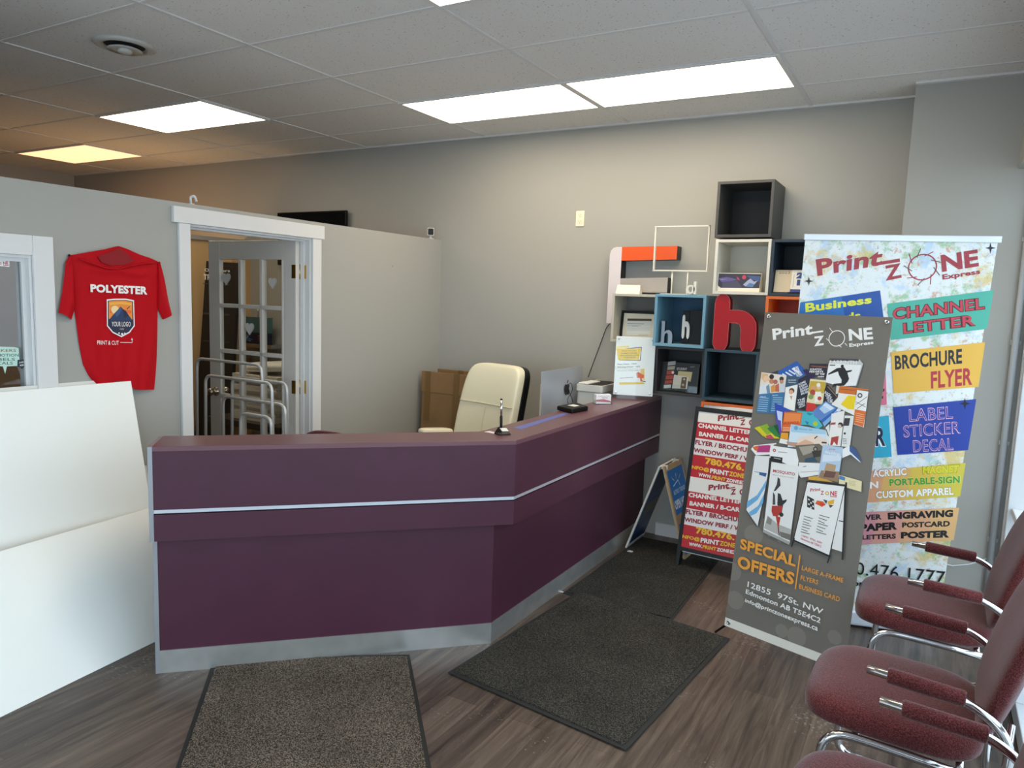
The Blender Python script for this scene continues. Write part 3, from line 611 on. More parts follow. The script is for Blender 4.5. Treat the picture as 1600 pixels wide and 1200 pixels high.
  ('l','24211f',0.007,[(0.4783,0.5014),(0.4713,0.4619)]),
  ('t','c22f3c','Print',[(0.349,0.7658),(0.3961,0.7812),(0.3946,0.7959),(0.3478,0.7818)],1),
  ('t','c22f3c','Z',[(0.3991,0.7627),(0.4135,0.7669),(0.4112,0.7845),(0.3977,0.7805)],1),
  ('r','d9a53a',(0.4281,0.7767),0.0089,0.0040),
  ('t','c22f3c','NE',[(0.4424,0.7698),(0.4727,0.7731),(0.4717,0.7952),(0.441,0.791)],1),
  ('l','c22f3c',0.003,[(0.4429,0.7655),(0.4733,0.7693)]),
  ('p','2b2a29',[(0.3373,0.7454),(0.372,0.7354),(0.3801,0.6867),(0.3444,0.6935)]),
  ('p','efece8',[(0.344,0.7342),(0.351,0.7322),(0.352,0.7248),(0.345,0.7267)]),
  ('p','efece8',[(0.347,0.7124),(0.3539,0.7105),(0.3549,0.7031),(0.348,0.705)]),
  ('p','efece8',[(0.3561,0.7206),(0.363,0.7187),(0.364,0.7113),(0.3571,0.7132)]),
  ('p','efece8',[(0.359,0.6989),(0.3659,0.697),(0.3669,0.6896),(0.36,0.6916)]),
  ('p','efece8',[(0.3652,0.7288),(0.3721,0.7268),(0.3731,0.7195),(0.3662,0.7214)]),
  ('p','efece8',[(0.3681,0.7072),(0.375,0.7052),(0.376,0.6978),(0.3691,0.6998)]),
  ('p','e0622a',[(0.3874,0.7338),(0.4148,0.7351),(0.4288,0.7233),(0.4132,0.7096),(0.3977,0.7135),(0.3795,0.7169)]),
  ('p','f0b42c',[(0.4341,0.7395),(0.4638,0.7562),(0.464,0.7364),(0.4408,0.7261)]),
  ('p','3a4a56',[(0.4135,0.7448),(0.4334,0.7443),(0.4309,0.7263)]),
  ('p','5a3a22',[(0.4432,0.7266),(0.465,0.7292),(0.4499,0.7132)]),
  ('p','d9412a',[(0.4006,0.7293),(0.4264,0.7227),(0.4077,0.7134)]),
  ('l','55524e',0.003,[(0.3362,0.6471),(0.379,0.6459)]),
  ('l','55524e',0.003,[(0.406,0.6702),(0.4535,0.6682)]),
  ('l','55524e',0.003,[(0.3353,0.6346),(0.3722,0.632)]),
  ('l','55524e',0.003,[(0.4053,0.6569),(0.4442,0.6529)]),
  ('l','55524e',0.003,[(0.3344,0.6221),(0.3654,0.6181)]),
  ('l','55524e',0.003,[(0.4046,0.6436),(0.4349,0.6376)]),
  ('l','55524e',0.003,[(0.3336,0.6096),(0.3764,0.6087)]),
  ('l','55524e',0.003,[(0.4039,0.6303),(0.4514,0.6288)]),
  ('l','55524e',0.003,[(0.3327,0.5971),(0.3696,0.5948)]),
  ('l','55524e',0.003,[(0.4031,0.617),(0.4421,0.6134)]),
  ('l','55524e',0.003,[(0.3318,0.5846),(0.3628,0.5808)]),
  ('l','55524e',0.003,[(0.4024,0.6037),(0.4328,0.598)]),
  ('l','55524e',0.003,[(0.3309,0.572),(0.3738,0.5715)]),
  ('l','55524e',0.003,[(0.4017,0.5904),(0.4493,0.5893)]),
  ('t','c22f3c','12855  97St. NW',[(0.3379,0.5513),(0.436,0.5406),(0.4367,0.5498),(0.3382,0.5601)],0.3),
  ('t','c22f3c','Edmonton AB T5E4C2',[(0.3357,0.5369),(0.4342,0.524),(0.4348,0.5343),(0.3365,0.5458)],0.3),
  ('t','f0a23c','SPECIAL',[(0.0385,0.4091),(0.3277,0.4014),(0.3287,0.4536),(0.0347,0.4622)],1.2),
  ('t','f0a23c','OFFERS',[(0.0374,0.3131),(0.3298,0.3142),(0.3299,0.3734),(0.0323,0.3752)],1.2),
  ('l','f0a23c',0.006,[(0.342,0.463),(0.3416,0.2995)]),
  ('t','f0a23c','LARGE A-FRAME',[(0.3591,0.3964),(0.5519,0.3954),(0.5521,0.416),(0.3594,0.418)],0.4),
  ('t','f0a23c','FLYERS',[(0.3599,0.3491),(0.4424,0.3527),(0.4426,0.3746),(0.3601,0.3714)],0.4),
  ('t','f0a23c','BUSINESS CARD',[(0.3576,0.307),(0.5474,0.3062),(0.5482,0.3286),(0.3578,0.3293)],0.4),
  ('t','f4f2ee','12855  97St. NW',[(0.103,0.2345),(0.4814,0.2238),(0.4831,0.2508),(0.1026,0.2629)],0.5),
  ('t','f4f2ee','Edmonton AB T5E4C2',[(0.0989,0.1997),(0.4763,0.1816),(0.4775,0.2069),(0.0993,0.2225)],0.8),
  ('t','f4f2ee','info@printzoneexpress.ca',[(0.1001,0.153),(0.4694,0.1354),(0.4702,0.1693),(0.1021,0.1772)],0.8),
 ],
 'RU':[
  ('t','a3343d','Print',[(0.0742,1.809),(0.3552,1.8697),(0.3624,1.9508),(0.0567,1.891)],1.2),
  ('l','a3343d',0.016,[(0.3332,1.8753),(0.4364,1.896)]),
  ('t','a3343d','Z',[(0.385,1.7956),(0.4574,1.8138),(0.4409,1.8823),(0.3705,1.867)],1),
  ('r','a3343d',(0.5388,1.8648),0.0635,0.0060),
  ('l','5a4a4a',0.004,[(0.5871,1.8659),(0.6174,1.8289)]),
  ('l','a3343d',0.004,[(0.5801,1.8316),(0.5835,1.7844)]),
  ('l','5a4a4a',0.004,[(0.5537,1.8126),(0.5282,1.7774)]),
  ('l','a3343d',0.004,[(0.5201,1.8181),(0.4776,1.8115)]),
  ('l','5a4a4a',0.004,[(0.4952,1.8455),(0.4559,1.8707)]),
  ('l','a3343d',0.004,[(0.4909,1.8819),(0.4731,1.9267)]),
  ('l','5a4a4a',0.004,[(0.5089,1.9101),(0.5207,1.9533)]),
  ('l','a3343d',0.004,[(0.5408,1.917),(0.5764,1.9386)]),
  ('l','5a4a4a',0.004,[(0.5716,1.8996),(0.6144,1.8896)]),
  ('t','a3343d','NE',[(0.6264,1.8442),(0.7788,1.875),(0.7626,1.9534),(0.6094,1.9237)],1.2),
  ('t','a3343d','Express',[(0.6348,1.8004),(0.7912,1.8334),(0.7844,1.8631),(0.628,1.8321)],1.2),
  ('p','1d1a26',[(0.8115,1.9851),(0.8188,1.9653),(0.8375,1.9606),(0.8202,1.9553),(0.8185,1.9352),(0.8112,1.9551),(0.7924,1.9598),(0.8098,1.9651)]),
  ('p','1d1a26',[(0.0333,1.8079),(0.0396,1.789),(0.0579,1.7848),(0.0404,1.7795),(0.0377,1.7604),(0.0315,1.7793),(0.0131,1.7835),(0.0306,1.7888)]),
  ('p','2f6fb5',[(0.0056,1.6768),(0.3653,1.7484),(0.415,1.533),(0.0015,1.4518)]),
  ('p','22509c',[(0.1948,1.7113),(0.3653,1.7484),(0.415,1.533),(0.2457,1.5048)]),
  ('t','e4e23a','Business',[(0.0351,1.627),(0.3349,1.6846),(0.3293,1.7221),(0.0285,1.6736)],1.2),
  ('t','e4e23a','Cards',[(0.1195,1.5721),(0.294,1.606),(0.2863,1.6432),(0.1141,1.6124)],1),
  ('p','4fae97',[(0.4048,1.6847),(0.8558,1.7653),(0.8534,1.5804),(0.4398,1.5061)]),
  ('t','4c1820','CHANNEL',[(0.4378,1.604),(0.8331,1.6726),(0.8222,1.7317),(0.4286,1.6652)],2.2),
  ('t','c93d4b','CHANNEL',[(0.4389,1.6072),(0.8299,1.6756),(0.8206,1.7286),(0.4318,1.6621)],0.6),
  ('t','4c1820','LETTER',[(0.4923,1.5374),(0.8046,1.593),(0.7935,1.6489),(0.4835,1.5933)],2.2),
  ('t','c93d4b','LETTER',[(0.494,1.5406),(0.8014,1.596),(0.7919,1.6457),(0.486,1.5902)],0.6),
  ('p','dd6d84',[(0.1254,1.275),(0.4368,1.3415),(0.4606,1.1776),(0.1181,1.1086)]),
  ('p','1a1a1a',[(0.4232,1.2541),(0.441,1.2594),(0.4411,1.2453),(0.4233,1.24)]),
  ('p','1a1a1a',[(0.4251,1.2168),(0.4394,1.2211),(0.4395,1.2078),(0.4244,1.2034)]),
  ('t','1a1a1a','SIGNAGE',[(0.1584,1.1714),(0.4297,1.2088),(0.4349,1.2615),(0.1573,1.2222)],1),
  ('p','e9b44a',[(0.4488,1.4462),(0.8548,1.5161),(0.8564,1.2954),(0.4854,1.2375)]),
  ('t','22262c','BROCHURE',[(0.4781,1.357),(0.7697,1.406),(0.7599,1.4799),(0.4667,1.4294)],1),
  ('t','b53440','FLYER',[(0.6499,1.2731),(0.8274,1.304),(0.8172,1.3889),(0.6377,1.3583)],1),
  ('p','35a7c4',[(0.1336,1.0442),(0.4759,1.1222),(0.5147,0.9054),(0.1188,0.8354)]),
  ('t','f2f2f2','BANNER',[(0.1804,0.9138),(0.4833,0.9575),(0.4691,1.0669),(0.1744,1.0189)],3),
  ('t','16243f','BANNER',[(0.1842,0.918),(0.4796,0.9609),(0.4665,1.0611),(0.1792,1.0135)],1),
  ('p','27409a',[(0.491,1.1666),(0.8549,1.2339),(0.8541,0.9712),(0.5405,0.9172)]),
  ('t','f0b6c2','LABEL',[(0.5736,1.0964),(0.7666,1.1286),(0.7568,1.1912),(0.5627,1.1608)],0.6),
  ('t','27409a','LABEL',[(0.5748,1.1002),(0.7646,1.1321),(0.7557,1.1875),(0.5647,1.1573)],-0.25),
  ('t','f0b6c2','STICKER',[(0.5579,1.0116),(0.81,1.0546),(0.8001,1.1176),(0.5463,1.0748)],0.6),
  ('t','27409a','STICKER',[(0.559,1.0155),(0.808,1.0581),(0.799,1.1139),(0.5484,1.0713)],-0.25),
  ('t','f0b6c2','DECAL',[(0.6114,0.9376),(0.7903,0.9656),(0.7788,1.0292),(0.6004,1.0012)],0.6),
  ('t','27409a','DECAL',[(0.6125,0.9415),(0.7883,0.9691),(0.7778,1.0254),(0.6025,0.9977)],-0.25),
  ('p','1d1a26',[(0.8043,1.2376),(0.8127,1.2138),(0.8344,1.2093),(0.8144,1.2018),(0.8124,1.1772),(0.8039,1.201),(0.7822,1.2056),(0.8023,1.2131)]),
  ('p','cf7f8c',[(0.1087,0.7558),(0.2387,0.7816),(0.2224,0.6085),(0.0892,0.5839)]),
  ('p','d68f85',[(0.2387,0.7816),(0.3663,0.8069),(0.353,0.6326),(0.2224,0.6085)]),
  ('p','dc9f78',[(0.3663,0.8069),(0.4914,0.8318),(0.4812,0.6563),(0.353,0.6326)]),
  ('p','dfae62',[(0.4914,0.8318),(0.6142,0.8561),(0.6069,0.6796),(0.4812,0.6563)]),
  ('p','dcb84c',[(0.6142,0.8561),(0.7347,0.8801),(0.7304,0.7024),(0.6069,0.6796)]),
  ('p','d3bf44',[(0.7347,0.8801),(0.853,0.9036),(0.8515,0.7248),(0.7304,0.7024)]),
  ('t','a8566a','ACRYLIC',[(0.4363,0.7841),(0.5971,0.8123),(0.591,0.8565),(0.4289,0.8287)],1.2),
  ('t','8f7d18','MAGNET',[(0.6675,0.8239),(0.8293,0.85),(0.8289,0.8948),(0.6595,0.8686)],1.2),
  ('t','d8dd80','PORTABLE-SIGN',[(0.5217,0.7443),(0.843,0.7949),(0.8375,0.8367),(0.5142,0.7879)],1.2),
  ('t','b58a50','CUSTOM APPAREL',[(0.465,0.6693),(0.8237,0.7295),(0.817,0.7744),(0.4591,0.7146)],1.2),
  ('t','f4f2ee','ACRYLIC',[(0.4385,0.7872),(0.5945,0.814),(0.5889,0.8534),(0.4317,0.826)],1),
  ('t','dcd42c','MAGNET',[(0.6695,0.827),(0.8267,0.8516),(0.827,0.8918),(0.6623,0.866)],1),
  ('t','f4f2ee','SIGN',[(0.3467,0.7059),(0.4707,0.7313),(0.4665,0.7687),(0.3426,0.7446)],1),
  ('t','3f9a3c','PORTABLE-SIGN',[(0.5231,0.7473),(0.8404,0.7966),(0.8355,0.8337),(0.5162,0.7852)],1),
  ('t','f4f2ee','CUSTOM APPAREL',[(0.4672,0.6725),(0.8211,0.7311),(0.815,0.7713),(0.4619,0.7119)],1),
  ('p','c983b4',[(0.0935,0.5368),(0.2265,0.5592),(0.2034,0.37),(0.0657,0.3453)]),
  ('p','cf8aa8',[(0.2265,0.5592),(0.357,0.5811),(0.3384,0.3942),(0.2034,0.37)]),
  ('p','d6929a',[(0.357,0.5811),(0.4851,0.6027),(0.4708,0.418),(0.3384,0.3942)]),
  ('p','dc9b8b',[(0.4851,0.6027),(0.6108,0.6239),(0.6007,0.4413),(0.4708,0.418)]),
  ('p','e0a67c',[(0.6108,0.6239),(0.7342,0.6447),(0.7281,0.4641),(0.6007,0.4413)]),
  ('p','e2b074',[(0.7342,0.6447),(0.8555,0.6651),(0.8532,0.4866),(0.7281,0.4641)]),
  ('t','141414','COVER',[(0.3645,0.5364),(0.5067,0.5607),(0.5016,0.5908),(0.3613,0.567)],1.5),
  ('t','141414','ENGRAVING',[(0.5359,0.5631),(0.8328,0.6116),(0.8299,0.6517),(0.5297,0.6018)],2),
  ('t','141414','PAPER',[(0.4135,0.48),(0.5861,0.5135),(0.581,0.5564),(0.4089,0.5225)],2),
  ('t','141414','POSTCARD',[(0.6072,0.5259),(0.8252,0.5584),(0.8235,0.5902),(0.6037,0.5551)],1.5),
  ('t','141414','LETTERS',[(0.4251,0.4361),(0.5854,0.4617),(0.5821,0.4902),(0.4222,0.4629)],1.5),
  ('t','141414','POSTER',[(0.6086,0.4645),(0.8307,0.4975),(0.8285,0.5393),(0.6042,0.5018)],2),
  ('t','141414','780.476.1777',[(0.3209,0.2357),(0.841,0.228),(0.8389,0.3083),(0.3144,0.3053)],0),
  ('t','141414','info@printzoneexpress.ca',[(0.1199,0.1366),(0.7452,0.175),(0.7368,0.2151),(0.1224,0.1924)],0.8),
 ],
 'AF':[
  ('p','f4f2ee',[(0.008,0.9515),(0.602,0.9515),(0.602,1.0205),(0.008,1.0205)]),
  ('p','c4222e',[(0.008,0.8456),(0.602,0.8456),(0.602,0.9515),(0.008,0.9515)]),
  ('p','f1eef0',[(0.008,0.7372),(0.602,0.7372),(0.602,0.8456),(0.008,0.8456)]),
  ('p','c4222e',[(0.008,0.592),(0.602,0.592),(0.602,0.7372),(0.008,0.7372)]),
  ('p','f4f2ee',[(0.008,0.4968),(0.602,0.4968),(0.602,0.592),(0.008,0.592)]),
  ('p','c4222e',[(0.008,0.3869),(0.602,0.3869),(0.602,0.4968),(0.008,0.4968)]),
  ('p','f1eef0',[(0.008,0.2794),(0.602,0.2794),(0.602,0.3869),(0.008,0.3869)]),
  ('p','c4222e',[(0.008,0.1343),(0.602,0.1343),(0.602,0.2794),(0.008,0.2794)]),
  ('t','9c2430','Print',[(0.1493,0.9694),(0.28,1.0018),(0.2779,1.0399),(0.1472,1.0079)],1.5),
  ('l','9c2430',0.006,[(0.2645,0.9961),(0.3162,1.0139)]),
  ('t','9c2430','Z',[(0.2946,0.9616),(0.3256,0.9694),(0.3239,1.0053),(0.2928,0.9977)],1.5),
  ('t','9c2430','ONE',[(0.3482,0.9684),(0.4495,0.9692),(0.4474,1.0082),(0.346,1.008)],1.5),
  ('t','f4f2ee','CHANNEL LETTERS',[(0.0255,0.9146),(0.3899,0.9123),(0.3891,0.9404),(0.0246,0.944)],1.5),
  ('t','f4f2ee','BANNER / B-CARDS',[(0.0389,0.8604),(0.4133,0.862),(0.4125,0.8901),(0.038,0.8897)],1.5),
  ('t','9c2430','FLYER / BROCHURE',[(0.0215,0.8029),(0.4062,0.7991),(0.4053,0.829),(0.0203,0.8342)],1.5),
  ('t','9c2430','WINDOW PERF / WRAP',[(0.0183,0.7514),(0.4596,0.7457),(0.459,0.7735),(0.0174,0.7807)],1.5),
  ('t','f2c12c','780.476.1777',[(0.1041,0.6863),(0.5052,0.6762),(0.5027,0.7183),(0.1012,0.7306)],1.5),
  ('t','f2c12c','INFO@',[(0.0105,0.6373),(0.1385,0.6356),(0.1376,0.6645),(0.0096,0.6666)],1.5),
  ('t','f4f2ee','PRINT',[(0.1426,0.6343),(0.2636,0.635),(0.2625,0.6653),(0.1415,0.6651)],1.5),
  ('t','f2c12c','ZONE',[(0.2664,0.6355),(0.3625,0.6354),(0.3615,0.6653),(0.2653,0.6658)],1.5),
  ('t','f2c12c','EXPRESS.CA',[(0.3662,0.636),(0.5977,0.6373),(0.5968,0.6664),(0.3652,0.6659)],1.5),
  ('t','f4f2ee','WWW.',[(0.0698,0.601),(0.157,0.6001),(0.1568,0.6232),(0.0696,0.6244)],1.5),
  ('t','f2c12c','PRINT',[(0.1601,0.5987),(0.2492,0.5983),(0.2491,0.6212),(0.16,0.6218)],1.5),
  ('t','f4f2ee','ZONE',[(0.2523,0.597),(0.3328,0.5974),(0.3327,0.62),(0.2522,0.6198)],1.5),
  ('t','f4f2ee','EXPRESS.CA',[(0.3366,0.5971),(0.5405,0.598),(0.5404,0.6201),(0.3365,0.6197)],1.5),
  ('t','9c2430','Print',[(0.1471,0.5194),(0.2773,0.5585),(0.2753,0.5961),(0.145,0.5575)],1.5),
  ('l','9c2430',0.006,[(0.2619,0.552),(0.3134,0.5724)]),
  ('t','9c2430','Z',[(0.2919,0.5194),(0.3228,0.5287),(0.3211,0.5642),(0.2901,0.555)],1.5),
  ('t','9c2430','ONE',[(0.3453,0.529),(0.4463,0.535),(0.4442,0.5737),(0.3431,0.5681)],1.5),
  ('t','f4f2ee','CHANNEL LETTERS',[(0.0238,0.4585),(0.3868,0.4755),(0.386,0.5033),(0.0228,0.4876)],1.5),
  ('t','f4f2ee','BANNER / B-CARDS',[(0.0371,0.4054),(0.4101,0.4267),(0.4094,0.4546),(0.0361,0.4344)],1.5),
  ('t','9c2430','FLYER / BROCHURE',[(0.0197,0.3475),(0.4032,0.364),(0.4021,0.3935),(0.0185,0.3785)],1.5),
  ('t','9c2430','WINDOW PERF / WRAP',[(0.0166,0.2962),(0.4564,0.3138),(0.4556,0.3414),(0.0156,0.3252)],1.5),
  ('t','f2c12c','780.476.1777',[(0.1021,0.2361),(0.5019,0.2472),(0.4993,0.2888),(0.0992,0.2799)],1.5),
  ('t','f2c12c','INFO@',[(0.0088,0.1826),(0.1363,0.1876),(0.1355,0.2162),(0.0079,0.2116)],1.5),
  ('t','f4f2ee','PRINT',[(0.1404,0.1866),(0.261,0.1936),(0.2599,0.2236),(0.1393,0.217)],1.5),
  ('t','f2c12c','ZONE',[(0.2638,0.1942),(0.3596,0.1992),(0.3586,0.2289),(0.2627,0.2242)],1.5),
  ('t','f2c12c','EXPRESS.CA',[(0.3632,0.2),(0.594,0.2134),(0.5931,0.2423),(0.3622,0.2296)],1.5),
  ('t','f4f2ee','WWW.',[(0.0679,0.1497),(0.1547,0.1533),(0.1546,0.1762),(0.0677,0.1728)],1.5),
  ('t','f2c12c','PRINT',[(0.1579,0.1521),(0.2467,0.1565),(0.2466,0.1791),(0.1577,0.175)],1.5),
  ('t','f4f2ee','ZONE',[(0.2497,0.1552),(0.33,0.1599),(0.3299,0.1824),(0.2496,0.1779)],1.5),
  ('t','f4f2ee','EXPRESS.CA',[(0.3337,0.1598),(0.537,0.1715),(0.5369,0.1934),(0.3336,0.1823)],1.5),
 ],
 'TS':[
  ('t','f3ece8','POLYESTER',[(2.0973,1.6533),(2.3982,1.6462),(2.3994,1.6897),(2.0977,1.6929)],1.6),
  ('p','f3ece8',[(2.1775,1.6185),(2.2175,1.623),(2.2787,1.624),(2.3224,1.6167),(2.3228,1.4824),(2.2944,1.4479),(2.2491,1.4261),(2.202,1.4501),(2.1742,1.4848)]),
  ('p','1c2440',[(2.1823,1.6123),(2.2195,1.6164),(2.2765,1.6173),(2.317,1.6104),(2.3174,1.4857),(2.291,1.4536),(2.2489,1.4333),(2.2052,1.4555),(2.1792,1.4878)]),
  ('p','ee8d35',[(2.1872,1.6098),(2.2217,1.6136),(2.2743,1.6143),(2.3118,1.608),(2.311,1.5169),(2.1852,1.5213)]),
  ('p','f5b041',[(2.1919,1.6032),(2.2576,1.6079),(2.3093,1.6006),(2.3069,1.5906),(2.247,1.596),(2.1924,1.5897)]),
  ('p','e8672f',[(2.1917,1.5673),(2.2361,1.5724),(2.3061,1.5627),(2.3056,1.5477),(2.1912,1.5508)]),
  ('d','f7d9a0',(2.2188,1.5674),0.0202),
  ('p','22355c',[(2.185,1.5139),(2.2048,1.5381),(2.2173,1.5508),(2.234,1.5675),(2.2487,1.5842),(2.2616,1.5705),(2.2768,1.5607),(2.2918,1.5378),(2.311,1.5127),(2.3107,1.5047),(2.1849,1.508)]),
  ('p','37547f',[(2.234,1.5675),(2.2487,1.5842),(2.2544,1.5675),(2.2403,1.5429),(2.2246,1.5282),(2.22,1.543)]),
  ('p','16203a',[(2.2616,1.5705),(2.2768,1.5607),(2.2918,1.5378),(2.2654,1.523)]),
  ('l','2a2438',0.004,[(2.2823,1.5706),(2.2983,1.5846)]),
  ('p','1c2440',[(2.1821,1.5139),(2.313,1.5097),(2.3121,1.4776),(2.1811,1.4847)]),
  ('t','f3ece8','YOUR LOGO',[(2.199,1.4825),(2.2995,1.4798),(2.3002,1.5048),(2.1998,1.5069)],0.3),
  ('t','c9b8a0','HERE',[(2.241,1.464),(2.2636,1.4635),(2.2638,1.4715),(2.2412,1.4719)],0.3),
  ('d','f3ece8',(2.2364,1.4473),0.0041),
  ('d','f3ece8',(2.2527,1.4419),0.0061),
  ('d','f3ece8',(2.2672,1.4455),0.0042),
  ('t','f3ece8','PRINT & CUT',[(2.1212,1.3932),(2.2325,1.387),(2.2332,1.4078),(2.1219,1.4135)],0.15),
  ('l','f3ece8',0.0025,[(2.2411,1.3996),(2.3055,1.3963),(2.305,1.4165)]),
  ('p','f3ece8',[(2.2996,1.4106),(2.3052,1.4205),(2.3101,1.4093)]),
 ],
 'WN':[
  ('p','eceae6',[(1.7044,1.7881),(1.7719,1.7864),(1.7717,1.7582),(1.7032,1.7614)]),
  ('t','a3343d','NE',[(1.7456,1.7664),(1.7673,1.7697),(1.7679,1.7846),(1.7453,1.7812)],1),
  ('l','a3343d',0.003,[(1.7465,1.7627),(1.7691,1.7661)]),
  ('t','a3343d','Print ZO',[(1.7082,1.7669),(1.7389,1.7671),(1.7395,1.7798),(1.7088,1.7801)],1),
  ('p','bfe0d2',[(1.6445,1.3984),(1.775,1.3903),(1.7948,1.384),(1.7965,1.3012),(1.7414,1.302),(1.7325,1.2672),(1.7242,1.3031),(1.6406,1.3111)]),
  ('t','8a6a4a','STICKERS',[(1.6575,1.3729),(1.783,1.367),(1.7836,1.3801),(1.6581,1.3856)],0.4),
  ('t','4a5a58','PROMOTION',[(1.6566,1.3517),(1.7932,1.3445),(1.7938,1.3577),(1.6571,1.3644)],0.4),
  ('t','4a5a58','LABELS',[(1.6604,1.3323),(1.7773,1.3256),(1.7778,1.3387),(1.661,1.3451)],0.4),
  ('t','4a5a58','DECALS',[(1.6644,1.315),(1.7665,1.3086),(1.7671,1.3218),(1.665,1.3278)],0.4),
  ('p','16242c',[(1.7875,1.3294),(1.8243,1.3301),(1.8249,1.2939),(1.8115,1.2931),(1.8039,1.2841),(1.7987,1.2939),(1.7851,1.2964)]),
  ('t','e8eaea','JUST',[(1.7939,1.3113),(1.8173,1.311),(1.8177,1.321),(1.7942,1.3207)],0.6),
  ('t','e8eaea','ASK',[(1.7954,1.2991),(1.8148,1.299),(1.8151,1.3073),(1.7957,1.3074)],0.6),
 ],
 'SA':[
  ('p','1f6fb8',[(0.025,0.3),(0.325,0.3),(0.325,0.6),(0.025,0.6)]),
  ('p','b08a66',[(0.025,0.24),(0.325,0.24),(0.325,0.3),(0.025,0.3)]),
  ('p','1f6fb8',[(0.025,0.03),(0.325,0.03),(0.325,0.24),(0.025,0.24)]),
  ('l','d6e2ee',0.006,[(0.0844,0.4882),(0.1914,0.5135),(0.2106,0.4729)]),
  ('l','d6e2ee',0.004,[(0.0908,0.5436),(0.1267,0.521)]),
  ('l','d6e2ee',0.004,[(0.1699,0.5595),(0.1651,0.5291)]),
  ('l','d8b48a',0.004,[(0.1081,0.5247),(0.0836,0.5553)]),
  ('l','d8b48a',0.004,[(0.1606,0.5268),(0.1783,0.5632)]),
  ('l','d8b48a',0.004,[(0.2111,0.5201),(0.2573,0.543)]),
  ('t','e6ecf4','OPEN HOUSE',[(0.035,0.335),(0.315,0.335),(0.315,0.395),(0.035,0.395)],1.5),
  ('t','cfe0f0','ASTRO TREND',[(0.06,0.43),(0.29,0.43),(0.29,0.46),(0.06,0.46)],0.5),
 ],
 'SL':[  # inner face of the blue board, shade put into its darker colours
  ('p','16294f',[(0.02,0.03),(0.33,0.03),(0.33,0.61),(0.02,0.61)]),
  ('p','5a4638',[(0.08,0.25),(0.33,0.25),(0.33,0.34),(0.08,0.34)]),
  ('t','31538f','OPEN HOUSE',[(0.04,0.37),(0.32,0.37),(0.32,0.42),(0.04,0.42)],1),
  ('t','31538f','SHOWHOME',[(0.04,0.1),(0.32,0.1),(0.32,0.15),(0.04,0.15)],1),
 ],
 'AC':[
  ('p','f6f5f3',[(-0.0452,0.3917),(0.1994,0.4045),(0.2674,0.0253),(0.0023,0.0034)]),
  ('p','3a3330',[(0.0034,0.3111),(0.1767,0.3371),(0.1724,0.2412),(0.027,0.2373)]),
  ('p','f3f1ee',[(0.0083,0.3084),(0.173,0.3311),(0.1681,0.2457),(0.0297,0.2415)]),
  ('p','f2c92c',[(0.0032,0.3153),(0.1704,0.3268),(0.1604,0.2482),(0.0211,0.2393)]),
  ('p','f5df90',[(-0.0036,0.3315),(0.0882,0.3417),(0.089,0.3271),(0.005,0.3142)]),
  ('t','6a5320','WE DO REQUIRE',[(0.0412,0.297),(0.1398,0.3036),(0.1393,0.3124),(0.0407,0.3059)],0.4),
  ('t','6a5320','PAYMENT BEFORE',[(0.0391,0.2816),(0.1465,0.2887),(0.146,0.2975),(0.0386,0.2904)],0.4),
  ('t','6a5320','PROCEEDING WITH',[(0.0342,0.266),(0.156,0.2739),(0.1555,0.2826),(0.0337,0.2748)],0.4),
  ('t','6a5320','YOUR ORDER',[(0.0583,0.253),(0.1395,0.2589),(0.139,0.2677),(0.0578,0.2619)],0.4),
  ('t','3a3a40','New Client - 100%',[(0.0184,0.2037),(0.149,0.2153),(0.1484,0.2247),(0.0178,0.2143)],0.4),
  ('t','3a3a40','Existing Client - 50%',[(0.0213,0.1838),(0.1721,0.1959),(0.1715,0.2059),(0.0207,0.1938)],0.4),
  ('t','9a9aa0','Thank you for',[(0.0169,0.1581),(0.1735,0.1708),(0.1731,0.179),(0.0164,0.167)],0.1),
  ('t','8a4a6a','your business',[(0.0402,0.1092),(0.13,0.1201),(0.1294,0.1307),(0.0396,0.1198)],0.3),
  ('p','f2c870',[(0.1757,0.1844),(0.2014,0.1887),(0.209,0.1069),(0.1817,0.1289)]),
  ('p','e5662b',[(0.1485,0.1535),(0.1623,0.1643),(0.2041,0.1419),(0.1994,0.124),(0.188,0.1204),(0.1979,0.1004),(0.1806,0.0983),(0.1763,0.1227),(0.1559,0.1245)]),
  ('p','f0a898',[(0.1492,0.1506),(0.158,0.1582),(0.1615,0.1278),(0.154,0.1285)]),
  ('l','222222',0.006,[(0.1948,0.1032),(0.2153,0.0985)]),
  ('p','f2c92c',[(0.0358,0.0853),(0.2011,0.0947),(0.2133,0.0837),(0.0396,0.069)]),
 ],
 'BK':[
  ('t','e8e8e6','Outfitters',[(0.0254,1.8356),(0.3644,1.8332),(0.3648,1.8584),(0.0234,1.8632)],0.6),
  ('t','e8e8e6','TRAVEL',[(0.0104,1.7611),(0.2869,1.7542),(0.2878,1.8051),(0.0089,1.8112)],0.8),
  ('l','55534f',0.006,[(-0.0037,1.727),(0.36,1.721)]),
  ('l','55534f',0.006,[(-0.0098,1.4608),(0.3559,1.462)]),
  ('l','55534f',0.006,[(-0.01,1.4521),(0.3558,1.4535)]),
  ('l','55534f',0.006,[(-0.0157,1.2052),(0.3519,1.2133)]),
 ],
 'BR':[
  ('p','b9b4ae',[(0.0415,0.2145),(0.0952,0.2244),(0.0951,0.1976),(0.0414,0.1876)]),
  ('p','a7a08e',[(0.042,0.1816),(0.0941,0.1898),(0.0926,0.1648),(0.0416,0.1577)]),
  ('p','b5472c',[(0.0392,0.1515),(0.0902,0.1586),(0.0901,0.1319),(0.0403,0.1248)]),
  ('d','e9e2da',(0.0828,0.1432),0.0096),
  ('p','b5472c',[(0.0367,0.1185),(0.0889,0.1258),(0.0896,0.0979),(0.0368,0.0898)]),
